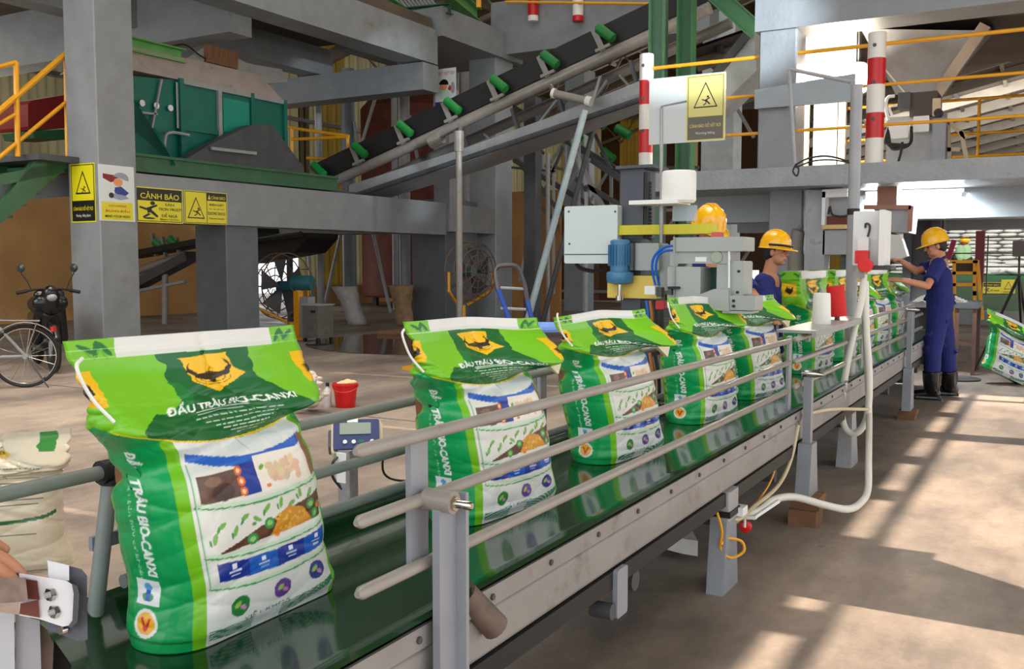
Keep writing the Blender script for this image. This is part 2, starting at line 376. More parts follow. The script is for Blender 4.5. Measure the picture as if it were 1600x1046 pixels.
# gusset print
rect(-.352, -.268, .560, .665, YL)
fillp([(-.32, .64), (-.335, .60), (-.31, .575), (-.285, .60), (-.29, .64), (-.30, .61), (-.31, .61)], DK); ell(-.31, .60, .014, .026, DK)
arttext('ĐẦU TRÂU BIO-CANXI', -.272, .278, .255, .040, (244, 247, 245), -90, .035)
arttext('phân bón hữu cơ khoáng', -.312, .24, .22, .012, (170, 220, 190), -90, 0)
rect(-.33, -.268, .090, .140, (236, 240, 240)); ell(-.3, .125, .010, .008, (90, 170, 220)); ell(-.3, .105, .016, .008, (60, 150, 90)); rect(-.306, -.294, .098, .12, BL)
ell(-.298, .055, .030, .028, (238, 238, 232)); ell(-.298, .055, .023, .021, (244, 180, 30))
fillp([(-.312, .066), (-.305, .066), (-.298, .050), (-.29, .066), (-.284, .066), (-.295, .040), (-.301, .040)], (206, 40, 30))
art_lin = np.where(art/255 <= .04045, art/255/12.92, ((art/255+.055)/1.055)**2.4)
art[:] = (206, 196, 172)
ell(-.0, .60, .05, .03, (214, 180, 70)); arttext('ĐẦU TRÂU BIO-CANXI', 0, .50, .34, .026, (30, 84, 50), 0, .02)
for r_ in range(8): rect(-.18+.01*(r_ % 3), .16-.02*(r_ % 2), .455-r_*.022, .4585-r_*.022, (70, 84, 66))
band(lambda x: .22+.6*x*x, lambda x: .235+.6*x*x, -.22, .22, (30, 96, 50)); rect(-.12, .12, .17, .173, (80, 90, 76))
rect(-.22, -.02, .66, .74, (226, 228, 232)); ell(-.12, .70, .05, .02, (40, 90, 190), 20); ell(-.1, .68, .04, .01, (70, 160, 90), -20); rect(.16, .24, .62, .75, (50, 130, 50))
art_pale = np.where(art/255 <= .04045, art/255/12.92, ((art/255+.055)/1.055)**2.4)
def vcol_mat(name, rough, lay='print', coat=0):
    m = bpy.data.materials.new(name); m.use_nodes = True; n = m.node_tree.nodes
    a = n.new('ShaderNodeVertexColor'); a.layer_name = lay; b = n['Principled BSDF']
    m.node_tree.links.new(a.outputs[0], b.inputs['Base Color']); b.inputs['Roughness'].default_value = rough; b.inputs['Coat Weight'].default_value = coat
    tc = n.new('ShaderNodeTexCoord'); nz = n.new('ShaderNodeTexNoise'); nz.inputs['Scale'].default_value = 9; nz.inputs['Detail'].default_value = 3
    bp = n.new('ShaderNodeBump'); bp.inputs['Strength'].default_value = .35; bp.inputs['Distance'].default_value = .02
    m.node_tree.links.new(tc.outputs['Object'], nz.inputs[0]); m.node_tree.links.new(nz.outputs[0], bp.inputs['Height']); m.node_tree.links.new(bp.outputs[0], b.inputs['Normal'])
    return m
bagmat = vcol_mat('printed_bag_film', .33, coat=.15)
def smooth(t): t = np.clip(t, 0, 1); return t*t*(3-2*t)
def rrect(a, b, r, u):
    """points at arc fraction u (0 = front centre, + toward +Y) of a rounded rectangle, half sizes a (Y) and b (X)"""
    r = min(r, a*.98, b*.98); segs = []; P = [(b, 0)]
    for cx, cy, s0 in ((b-r, a-r, 0), (-(b-r), a-r, 90), (-(b-r), -(a-r), 180), (b-r, -(a-r), 270)):
        for k in range(9):
            t = R(s0+90*k/8); P.append((cx+r*math.cos(t), cy+r*math.sin(t)))
    P.append((b, 0)); P = np.array(P); d = np.r_[0, np.cumsum(np.hypot(*np.diff(P, axis=0).T))]; d /= d[-1]
    uu = np.mod(u, 1.0); return np.interp(uu, d, P[:, 0]), np.interp(uu, d, P[:, 1])
def make_bag_mesh(name, seed, tex=None, lean=-.20, hump=.03, fold=0.0, openx=0.0, step=.0024, back=.012, top=.62, ruck=1.0, slump=0.0):
    rng = np.random.RandomState(seed)
    s = np.r_[np.arange(-.43, .26, step), np.arange(.26, .77, back)]; h = np.r_[np.arange(0, .757, step), .757]
    ns, nh = len(s), len(h); SS, HH = np.meshgrid(s, h); X = np.zeros_like(SS); Y = np.zeros_like(SS)
    for i, hh in enumerate(h):
        t = float(smooth((hh-.375)/.13)); tb = float(smooth((hh-.36)/.30)); bot = float(smooth(hh/.035))
        bul = math.sin(math.pi*min(hh, .45)/.45)
        a = (.212+.012*bul)*(1-t)+.288*t; b = (.108+.022*bul)*(1-tb)+(.006+openx*.05)*tb
        a += .045*(1-float(smooth(hh/.14))); b *= .86+.14*bot
        X[i], Y[i] = rrect(a, b, (.098)*(1-tb)+.004, s/1.2)
    Z = HH.copy(); k = top/.62
    up_ = smooth((HH-.40)/.10)
    # ridged creases
    d = np.zeros_like(SS)
    for _ in range(16):
        th = rng.uniform(-.5, .5); fr = rng.uniform(5, 16); ph = rng.uniform(0, 6.28)
        q = np.abs(np.sin((HH*math.cos(th)+SS*math.sin(th))*fr*1.3+ph)); env = .5+.5*np.sin(SS*rng.uniform(6, 14)+HH*rng.uniform(4, 12)+rng.uniform(0, 6))
        d -= (1-q)**5*env*.0045*(.6+1.3*up_)
    for _ in range(12):
        th = rng.uniform(.2, 1.3)*rng.choice([-1, 1]); fr = rng.uniform(14, 36); ph = rng.uniform(0, 6.28)
        q = np.abs(np.sin((HH*math.cos(th)+SS*math.sin(th))*fr+ph)); env = np.clip(np.sin(SS*rng.uniform(5, 12)+HH*rng.uniform(5, 12)+rng.uniform(0, 6)), 0, 1)
        d -= (1-q)**3*env*.0038*(.22+1.1*up_)
    d *= ruck*(1-smooth((HH-.66)/.05)*.8)*smooth(HH/.05)
    r = np.hypot(X, Y)+1e-6; nx, ny = np.sign(X)*np.abs(X/(.115))**2, np.sign(Y)*np.abs(Y/(.21))**2
    nn = np.hypot(nx, ny)+1e-6; sidefac = np.where(X >= 0, 1, .4)
    X += d*nx/nn*sidefac; Y += d*ny/nn
    # collapse crease below the flat top, the top leaning out over the front
    cr = np.exp(-((HH-.405-.05*SS/.3)/.022)**2)
    X -= cr*.022*ruck*np.sign(X); Y -= cr*.012*ruck*np.sign(Y)
    X += hump*smooth((HH-.42)/.06)*(1-.5*smooth((HH-.60)/.12))
    X += .012*np.sin(Y*9+seed)*smooth((HH-.5)/.2)
    # folded top: the right shoulder tips forward and down
    fz = fold*smooth((HH-.44)/.12)*(1-.55*smooth((HH-.62)/.1))*smooth((Y+.02)/.26)
    X += fz*.10; Z -= fz*.05; Y -= fz*.02
    Z *= np.where(Z > 0, 1.0, 1.0); Z = np.where(Z > .40, .40+(Z-.40)*((top-.40)/.357), Z)
    Z -= slump*smooth((HH-.5)/.2)*np.clip(-Y, -.3, .3)*.5
    Y += lean*np.clip(Z/.62, 0, 1.2)**1.15
    v = np.stack([X, Y, Z], -1).reshape(-1, 3)
    v = np.vstack([v, [[0, 0, .004]]]); c0 = len(v)-1
    j = np.arange(ns); jn = (j+1) % ns; q = []
    for i in range(nh-1): q.append(np.stack([i*ns+j, i*ns+jn, (i+1)*ns+jn, (i+1)*ns+j], 1))
    q = np.vstack(q); tri = np.stack([jn, j, np.full(ns, c0)], 1)
    me = bpy.data.meshes.new(name); me.vertices.add(len(v)); me.vertices.foreach_set('co', v.ravel())
    nl = len(q)*4+len(tri)*3; me.loops.add(nl); me.loops.foreach_set('vertex_index', np.r_[q.ravel(), tri.ravel()].astype(np.int32))
    me.polygons.add(len(q)+len(tri)); ls = np.r_[np.arange(len(q))*4, len(q)*4+np.arange(len(tri))*3]
    me.polygons.foreach_set('loop_start', ls.astype(np.int32)); me.update(calc_edges=True); me.validate()
    # colour
    ci = np.clip(((np.mod(SS+.6, 1.2))*PX).astype(int), 0, CW-1); ri = np.clip((HH*PX).astype(int), 0, CHT-1)
    c = (art_lin if tex is None else tex)[ri, ci].reshape(-1, 3); c = np.vstack([c, [[.02, .2, .08]]]); c = np.hstack([c, np.ones((len(c), 1))]).astype(np.float32)
    at_ = me.color_attributes.new('print', 'FLOAT_COLOR', 'POINT'); at_.data.foreach_set('color', c.ravel())
    me.polygons.foreach_set('use_smooth', [True]*len(me.polygons)); me.materials.append(bagmat)
    return me
# ================================================================== the hall
# floor
fm = mat('hall_floor', (150, 140, 130), .62)
n = fm.node_tree.nodes; L = fm.node_tree.links; b = n['Principled BSDF']
for q in [k for k in n if k.type not in ('BSDF_PRINCIPLED', 'OUTPUT_MATERIAL')]: n.remove(q)
tc = n.new('ShaderNodeTexCoord')
def nz(scale, det=6, rough=.6, st=None):
    v = tc.outputs['Object']
    if st:
        mp = n.new('ShaderNodeMapping'); mp.inputs['Scale'].default_value = st; L.new(v, mp.inputs[0]); v = mp.outputs[0]
    k = n.new('ShaderNodeTexNoise'); k.inputs['Scale'].default_value = scale; k.inputs['Detail'].default_value = det; k.inputs['Roughness'].default_value = rough
    L.new(v, k.inputs[0]); return k.outputs[0]
def ramp(src, p0, c0, p1, c1):
    k = n.new('ShaderNodeValToRGB'); e = k.color_ramp.elements; e[0].position = p0; e[1].position = p1; e[0].color = (*c0, 1); e[1].color = (*c1, 1)
    L.new(src, k.inputs[0]); return k.outputs[0]
def mixc(f, a, c, mode='MIX'):
    k = n.new('ShaderNodeMix'); k.data_type = 'RGBA'; k.blend_type = mode
    if isinstance(f, float): k.inputs[0].default_value = f
    else: L.new(f, k.inputs[0])
    L.new(a, k.inputs[6]); L.new(c, k.inputs[7]); return k.outputs[2]
base = ramp(nz(.35), .35, lin((140, 127, 117)), .68, lin((168, 151, 135)))
dark = ramp(nz(1.3, 8, .7, (1, .5, 1)), .40, (0.50, .51, .55), .60, (1, 1, 1))
fine = ramp(nz(22, 8, .75), .3, (.86, .86, .86), .7, (1.06, 1.05, 1.04))
col = mixc(1.0, mixc(1.0, base, dark, 'MULTIPLY'), fine, 'MULTIPLY')
spots = ramp(nz(9, 3, .5), .70, (1, 1, 1), .76, (.62, .58, .56)); col = mixc(1.0, col, spots, 'MULTIPLY')
L.new(col, b.inputs['Base Color'])
rr = n.new('ShaderNodeMapRange'); rr.inputs[1].default_value = .35; rr.inputs[2].default_value = .7; rr.inputs[3].default_value = .38; rr.inputs[4].default_value = .8
L.new(nz(.6), rr.inputs[0]); L.new(rr.outputs[0], b.inputs['Roughness'])
bp = n.new('ShaderNodeBump'); bp.inputs['Strength'].default_value = .25; bp.inputs['Distance'].default_value = .01; L.new(nz(40, 8, .7), bp.inputs['Height']); L.new(bp.outputs[0], b.inputs['Normal'])
fl = structure('floor', B().box(-30, 12, -8, 60, -.2, 0), fm)
jt = mat('floor_joint', (96, 90, 84), .8)
for y in (6.6, 11.2, 15.8, 20.4): B().box(-20, -2.2, y, y+.02, -.01, .003).build('floor_joint', jt, fl)
# puddle
pm = mat('wet_floor', (54, 50, 48), .06, var=.15, scale=2)
P = [A(610+130*math.cos(t)+10*math.sin(3*t), 540+17*math.sin(t)+3*math.sin(2*t+1), z=0) for t in [2*math.pi*k/28 for k in range(28)]]
tag(B().prism([(p.x, p.y) for p in P], .001, .006, 'z').build('puddle', pm), 'dark wet puddle on the floor behind the red bucket', 'puddle')
# walls
wl = structure('wall_left', B().box(-20.3, -20, -8, 19.0, 0, 3.1).box(-20.3, -20, 19.0, 22.2, 2.9, 3.1).box(-20.3, -20, 22.2, 60, 0, .6).box(-20.3, -20, -8, 60, 9, 12), orangewall)
for k in range(18):
    y0 = 22.3+k*1.1
    if y0 > 41: break
    bb = B()
    for j in range(5): bb.box(-20.2+.03*(j % 2), -20.1+.03*(j % 2), y0+j*.215, y0+(j+1)*.215, .6, 9)
    bb.build('wall_sheet', sheetyellow if k % 3 == 1 else sheet, wl)
for k in range(28):
    y0 = -8+k*1.1
    bb = B()
    for j in range(5): bb.box(-20.2+.03*(j % 2), -20.1+.03*(j % 2), y0+j*.215, y0+(j+1)*.215, 3.1, 9)
    bb.build('wall_sheet', sheet, wl)
for z in (3.1, 5.6, 8.2): B().box(-20.05, -19.85, -8, 42, z-.05, z+.05).build('wall_rail', steelgrey, wl)
wf = structure('wall_far', B().box(-20, -12, 42, 42.3, 0, 1.0).box(-4.6, 12, 42, 42.3, 0, 9).box(-20, 12, 42, 42.3, 8, 17), concrete)
for k in range(18):
    x0 = -20+k*.95
    if x0 > -4.8: break
    bb = B()
    for j in range(5): bb.box(x0+j*.188, x0+(j+1)*.188, 42.0-.03*(j % 2), 42.1, 1.0 if x0 < -12 else 0, 8)
    bb.build('wall_sheet', [sheet, brownboard, sheetyellow, brownboard, brownboard][k % 5], wf)
# roof on rafters: ridge along Y at right, falling to the left
roofm = mat('roof_sheet', (120, 106, 92), .7, var=.15, scale=.8)
def rz(x): return 8.2+(x+20.3)*.30
rf = structure('ceiling', B().add([(-20.3, -8, rz(-20.3)), (6, -8, rz(6)), (6, 43, rz(6)), (-20.3, 43, rz(-20.3))], [(0, 1, 2, 3)]).add([(-20.3, -8, rz(-20.3)+.08), (6, -8, rz(6)+.08), (6, 43, rz(6)+.08), (-20.3, 43, rz(-20.3)+.08)], [(0, 1, 2, 3)]), roofm)
pur = mat('purlin_steel', (146, 134, 118), .6)
for k in range(22):
    x = -19.5+k*1.2; B().box(x-.04, x+.04, -8, 43, rz(x)-.28, rz(x)-.02).build('purlin', pur, rf)
for k in range(9):
    y = 13+k*3.6; bb = B().bar((-20.2, y, rz(-20.2)-.5), (6, y, rz(6)-.5), .18, .4)
    bb.build('rafter', pur, rf)
    bb = B()
    for j in range(12):
        x = -19+j*2.1; bb.bar((x, y, rz(x)-.6), (x+1.05, y, rz(x)-1.7), .06, .06); bb.bar((x+1.05, y, rz(x)-1.7), (x+2.1, y, rz(x+2.1)-.6), .06, .06)
    bb.bar((-19, y, rz(-19)-1.7), (6, y, rz(6)-1.7), .1, .12)
    bb.build('truss_web', pur, rf)
# ------------------------------------------------------------------ concrete frame at the left
def column(x0, x1, y0, y1, z0, z1, label, m=concrete):
    bb = B(); c = .015
    bb.prism([(x0+c, y0), (x1-c, y0), (x1, y0+c), (x1, y1-c), (x1-c, y1), (x0+c, y1), (x0, y1-c), (x0, y0+c)], z0, z1, 'z')
    return tag(bb.build('concrete_column', m), label, 'column')
column(-11.95, -11.31, 8.60, 9.22, 0, 6.6, 'thick grey concrete column at left carrying the warning signs')
column(-12.1, -11.40, 10.95, 11.65, 0, 1.93, 'concrete column tinted dark for its shade under the long beam, right of the first column', mat('column_shade_tint', (96, 102, 108), .5, var=.12))  # shade below the beam put into a darker column colour
column(-12.3, -11.42, 17.2, 18.5, 0, 2.7, 'short grey column under the far end of the long beam', mat('column_shade_tint', (96, 102, 108), .5))  # same concrete colour darkened for shade
column(-12.05, -11.33, 19.15, 19.95, 0, 6.6, 'tall grey concrete column tinted pale blue for the light on its side behind the inclined conveyor', concrete_pale)
column(-12.0, -11.4, 24.0, 24.7, 0, 6.6, 'farther pale concrete column just right of the hand safety sign', concrete_pale)
tag(B().box(-11.9, -11.33, 9.22, 17.1, 1.93, 2.60).build('concrete_beam', concrete), 'long grey concrete beam running from the first column to the right', 'beam')
tag(B().box(-11.9, -11.34, 17.1, 19.15, 2.0, 2.58).build('concrete_beam', concrete), 'short grey beam joining the tall pale column', 'beam')
tag(B().box(-16.5, -11.9, 17.3, 18.0, 2.0, 2.6).build('concrete_beam', concrete), 'grey cross beam set back behind the short column', 'beam')
# upper floor frame
tag(B().box(-11.9, -11.33, 8.2, 16.8, 5.42, 6.12).build('concrete_beam', concrete), 'upper grey concrete beam running overhead toward the centre', 'beam')
tag(B().box(-14.6, -14.1, 8.2, 16.8, 5.42, 6.0).build('concrete_beam', concrete), 'upper grey beam behind the first overhead beam', 'beam')
tag(B().box(-20, -11.9, 11.6, 12.1, 5.1, 6.1).build('concrete_beam', concrete), 'wide upper cross beam above the teal hopper', 'beam')
tag(B().box(-19, -11.35, 16.3, 16.85, 4.85, 5.40).build('concrete_beam', concrete), 'upper cross beam in front of the slim steel columns', 'beam')
structure('ceiling_slab', B().box(-20, -11.4, 5.5, 16.7, 6.1, 6.35), slabbrown)
tag(B().box(-14, -11.2, 16.8, 20.2, 6.0, 6.6).build('concrete_beam', concrete), 'upper grey beam block over the tall pale column', 'beam')
tag(B().box(-11.6, -6.4, 19.4, 20.2, 6.1, 7.3).build('concrete_beam', concrete), 'high grey platform edge above the inclined conveyor', 'beam')
# slim round steel columns behind the beam and their braces
slim = [(372, 27, 410, 470), (499, 11, 150, 465), (545, 22, 130, 450), (617, 10, 120, 470), (632, 18, 120, 455), (712, 12, 90, 470), (728, 16, 90, 485)]
for i, (px, wd, y0, y1) in enumerate(slim[1:]):
    Y = 18.6+(i % 3)*1.9; d = A(px, 300, y=Y); r = wd*.5*((d-CAM).dot(fw))/F
    tag(B().tube([(d.x, d.y, 0), (d.x, d.y, 6.5)], r, 14).tube([(d.x, d.y, 0), (d.x, d.y, .02)], r*1.8, 14).build('steel_column', steelgrey if i != 1 else mat('blue_grey_steel', (104, 114, 122), .4), None, True),
        ['slim round steel column nearest the teal hopper', 'thick round steel column wrapped by the grey sack', 'thin round steel column right of the grey sack', 'thick round steel column wrapped by the brown sack', 'thin steel column beside the hand safety sign', 'pale round steel column right of the hand safety sign'][i], 'column')
for i, (a, c_, lab) in enumerate([((540, 330), (510, 465), 'thin slanting brace left of the grey wrapped column'), ((592, 135), (562, 235), 'thin slanting brace above the rust coloured tank'), ((553, 190), (560, 235), 'short steep brace beside the thick round column'), ((583, 365), (606, 470), 'slanting brace leaning to the brown sack'), ((677, 280), (727, 380), 'slanting pale brace under the inclined conveyor'), ((640, 180), (655, 262), 'thin steep brace behind the conveyor belt'), ((668, 330), (668, 460), 'thin vertical rod near the paper sack'), ((480, 380), (488, 462), 'thin leaning rod left of the slim column')]):
    pa_, pb_ = A(*a, y=20.5), A(*c_, y=20.5)
    if pb_.z < 1.2: pb_ = pa_+(pb_-pa_)*(pa_.z/(pa_.z-pb_.z))
    tag(B().tube([pa_, pb_], .045, 8).build('steel_brace', steelgrey, None, True), lab, 'brace')
# rusty tank and boards in the back
tp = A(645, 470, x=-17.5)
t_ = T('rusty_tank', 'rust red cylindrical tank standing behind the slim steel columns', 'tank', (tp.x, tp.y, 0))
B().lathe((tp.x, tp.y, 0), [(1.5, .3), (1.55, .35), (1.55, 2.9), (1.52, 2.95), (1.55, 3.0), (1.55, 6.0), (1.1, 6.5), (.3, 6.8)], 28).build('tank_shell', rust, t_, True)
for a in (0, 90, 180, 270): B().box(tp.x+1.2*math.cos(R(a+20))-.07, tp.x+1.2*math.cos(R(a+20))+.07, tp.y+1.2*math.sin(R(a+20))-.07, tp.y+1.2*math.sin(R(a+20))+.07, 0, .4).build('leg', steeldark, t_)
tb = T('brown_partition', 'tall brown board partition between the columns and the blue hand truck', 'partition', (-15, 27, 0))
for k in range(8):
    x = -17.3+k*.92; B().box(x, x+.9, 30.0, 30.08, .05, 3.3).build('board', [brownboard, woodb][k % 2], tb)
for z in (.3, 1.6, 3.0): B().box(-17.3, -10, 29.95, 30.0, z, z+.1).build('rail', steelgrey, tb)
# ------------------------------------------------------------------ concrete deck at the right
deck = T('concrete_deck', 'grey painted concrete deck edge carrying the yellow railing at right', 'deck', (0, 11, 0))
B().box(-4.55, 4, 11, 15, 2.20, 2.42).build('slab', mat('chipped_deck_paint', (150, 154, 158), .4, var=.1, scale=4, bump=.6, dirt=((96, 100, 104), .62, 7)), deck)
B().box(-4.3, 4, 12.2, 12.8, 1.86, 2.2).build('edge_beam', concrete_pale, deck)
B().box(-4.3, 4, 14.5, 15, 1.8, 2.2).build('edge_beam', concrete, deck)
column(-3.06, -2.64, 11.05, 11.5, 2.42, 4.6, 'grey concrete column standing on the deck left of the bright glow')
column(-3.06, -2.66, 11.6, 12.1, 0, 2.2, 'grey concrete column below the deck behind the helmeted worker')
tag(B().box(-3.1, 4, 11.0, 11.55, 3.95, 4.75).build('concrete_beam', concrete), 'wide grey concrete beam across the top right', 'beam')
structure('ceiling_right', B().box(-3.1, 4, 11.5, 17, 4.45, 4.75), slabbrown)
tag(B().box(.6, 1.15, 11.2, 17, 2.42, 4.0).build('concrete_column', slabbrown), 'brown stained pier at the right end of the deck', 'column')
# bollards and railing on the deck
def bollard(x, z0, z1, seq, r, label, y=11.12):
    t = T('striped_post', label, 'post', (x, y, z0), 'red and white striped railing posts'); zs = z1; bands = []
    for c_, hh in seq:
        B().tube([(x, y, zs-hh), (x, y, zs)], r, 20).build('band', red if c_ == 'r' else white, t, True); zs -= hh
    B().tube([(x, y, z1), (x, y, z1+.006)], r*.92, 20).build('cap', white, t)
    for z in (z1-.14, z1-.53, z1-.92): B().lathe((x-.01, y-r+.004, z), [(.02, -.012), (.02, 0)], 10, 'y').build('hole_plug', steeldark, t)
bollard(-4.45, 2.3, 3.86, [('w', .31), ('r', .29), ('w', .30), ('r', .28), ('w', .38)], .085, 'left red and white striped post at the end of the yellow rail')
bollard(-1.80, 2.42, 3.81, [('w', .27), ('r', .28), ('w', .30), ('r', .27), ('w', .27)], .095, 'right red and white striped post beside the bright glow')
rl = T('yellow_railing', 'yellow pipe railing running across the top right of the deck', 'railing', (-4.4, 11.1, 2.42))
for z in (3.69, 3.26, 2.83): B().tube([(-4.37 if z > 3.5 else -3.7, 11.12, z), (4, 11.12, z)], .022 if z > 3.5 else .018, 10).build('rail', yellow, rl, True)
r2 = T('yellow_railing', 'rear yellow pipe railing seen through the front one', 'railing', (-4.4, 14.2, 2.42))
for z in (3.5, 3.05, 2.75): B().tube([(-3.0, 14.2, z), (4, 14.2, z)], .02, 8).build('rail', yellow, r2, True)
for x in (-2.6, -1.0, .6): B().tube([(x, 14.2, 2.42), (x, 14.2, 3.5)], .02, 8).build('upright', yellow, r2, True)
# glowing flood lamp on the deck
pl = A(1340, 122, y=13.0)
fl_ = T('flood_lamp', 'bright flood lamp glaring behind the right striped post', 'lamp', tuple(pl))
B().tube([(pl.x, pl.y+.02, pl.z), (pl.x, pl.y+.16, pl.z)], .21, 20).build('housing', steeldark, fl_)
B().tube([(pl.x, pl.y-.02, pl.z), (pl.x, pl.y, pl.z), (pl.x, pl.y+.02, pl.z)], [.12, .17, .19], 24).build('lens', mat('lamp_glow', (255, 240, 215), .5, var=0, emit=40), fl_)
B().bar((pl.x, pl.y+.08, pl.z), (pl.x, pl.y+.08, 4.45), .03, .03).build('bracket', steeldark, fl_)
pq = bpy.data.lights.new('flood', 'POINT'); pq.energy = 300; pq.color = (1, .86, .68); pq.shadow_soft_size = .12
o = bpy.data.objects.new('flood', pq); COL.objects.link(o); o.location = pl-Vector((0.25, .15, 0))
# fluorescent tube under the deck
ta, tb_ = A(1352, 296, y=12.0), A(1506, 294, y=12.0)
ft = T('fluorescent_lamp', 'long glowing fluorescent tube fixed under the deck edge', 'lamp', tuple(ta))
B().box(ta.x, tb_.x, 12.02, 12.10, 2.12, 2.18).build('batten', whiteclean, ft)
B().tube([(ta.x+.03, 11.99, 2.10), (tb_.x-.03, 11.99, 2.10)], .022, 12).build('tube', mat('tube_glow', (240, 248, 255), .5, var=0, emit=120), ft, True)
for x in (ta.x, tb_.x): B().box(x-.02, x+.02, 11.96, 12.06, 2.06, 2.14).build('socket', whiteclean, ft)
al = area('tube_light', ((ta.x+tb_.x)/2, 11.95, 2.08), (0, -.2, -1), 1.0, .05, 110, (.95, .98, 1)); al.rotation_euler = (R(20), 0, 0)
# ================================================================== the bagging conveyor
XN, XF = -1.15, -1.75
cv = T('belt_conveyor', 'long green belt conveyor with grey frame carrying the upright bags', 'conveyor', (-1.45, 3, 0))
bb = B()
prof = [(-1.79, .625), (-1.78, .635), (-1.74, .606), (-1.70, .592), (-1.45, .588), (-1.20, .592), (-1.165, .600), (-1.135, .612), (-1.125, .604), (-1.14, .592), (-1.19, .582), (-1.70, .580), (-1.77, .60)]
bb.prism(prof, .55, 11.4, 'y').build('belt', beltgreen, cv, True)
B().box(-1.72, -1.18, .6, 11.4, .34, .352).build('return_belt', black, cv)
for k in range(14):
    y = 1.1+k*.9; B().tube([(-1.72, y, .30), (-1.18, y, .30)], .035, 12).build('return_roller', steeldark, cv, True)
for x, sg in ((-1.14, 1), (-1.76, -1)):
    B().box(x-.004, x+.004, .6, 11.4, .538, .586).build('side_strip', framegrey, cv)
    B().rbox(x-.045-(sg < 0)*0, x-.002 if sg > 0 else x+.045, .6, 11.4, .418, .536, .02, 'y', 5).build('side_beam', framegrey, cv, True)
    B().box(x-.03, x+.0, .6, 11.4, .362, .417).build('bottom_skirt', black, cv)
for k in range(40): B().lathe((-1.136, 1.0+k*.30, .562), [(.008, -.004), (.008, .006)], 6, 'x').build('bolt', steeldark, cv)
for k in range(16): B().box(-1.72, -1.18, 1.0+k*.8, 1.05+k*.8, .45, .50).build('cross_member', steeldark, cv)
# guard rails
def rails(x, y0, y1, zs, r, label, posts, sg):
    t = T('guard_rail', label, 'guard rail', (x, y0, .6))
    for z in zs:
        z2 = z-.03 if z > .97 else z
        B().tube([(x, y0-.012, z), (x, y0, z), (x, y1, z2), (x, y1+.012, z2)], [r*.5, r, r, r*.5], 14).build('rail', pipegrey, t, True)
    for y, w_, z0, z1 in posts: B().box(x+.008*sg, x+.016*sg+.006*sg, y-w_/2, y+w_/2, z0, z1).build('post', postgrey, t)
    return t
rails(XN, 1.43, 4.80, (.990, .852, .712), .0138, 'near grey three bar guard rail along the front bags', [(1.64, .062, .715, .995), (4.86, .06, .60, .98)], -1)
rails(XN , 4.92, 10.1, (.960, .848, .716), .0138, 'farther grey three bar guard rail running up to the right worker', [(6.9, .05, .62, .965), (8.15, .05, .62, .965), (9.6, .05, .6, .96)], -1)
farrail = mat('far_rail_paint', (128, 136, 132), .4, var=.1, scale=7, dirt=((90, 80, 70), .62, 10))
t = T('guard_rail', 'back guard rail on the far side of the belt behind the first bag', 'guard rail', (XF, 1, .6))
for z in (.905, .77, .655): B().tube([(XF, .6 if z > .9 else 1.35, z), (XF, 1.34 if z > .9 else 2.9, z)] if z > .9 else [(XF, 1.36, z), (XF, 2.9, z)], .0155, 12).build('rail', farrail, t, True)
B().tube([(XF, 1.50, .912), (XF, 2.9, .918)], .0155, 12).build('rail', farrail, t, True)
B().tube([(XF, 1.34, .91), (XF-.0, 1.28, .56)], .0175, 12).build('post', farrail, t, True)
B().tube([(XF, 1.31, .905), (XF, 1.37, .905)], .026, 12).tube([(XF, 1.338, .925), (XF, 1.336, .875)], .022, 12).build('clamp', black, t, True)
B().box(XF-.03, XF-.018, 1.30, 1.55, .735, .765).build('flat_bar', postgrey, t)
t = T('guard_rail', 'back guard rail on the far side of the belt behind the second and third bags', 'guard rail', (XF, 3, .6))
for z in (.918, .79, .665): B().tube([(XF, 3.05, z), (XF, 11.3, z)], .0155, 12).build('rail', farrail, t, True)
for y in (3.35, 4.4, 5.6, 7.0, 8.6, 10): B().box(XF-.02, XF-.012, y-.025, y+.025, .56, .93).build('post', postgrey, t)
B().tube([(XF-.01, 2.92, .79), (XF-.01, 3.05, .79)], .018, 14).build('collar', postgrey, t, True)
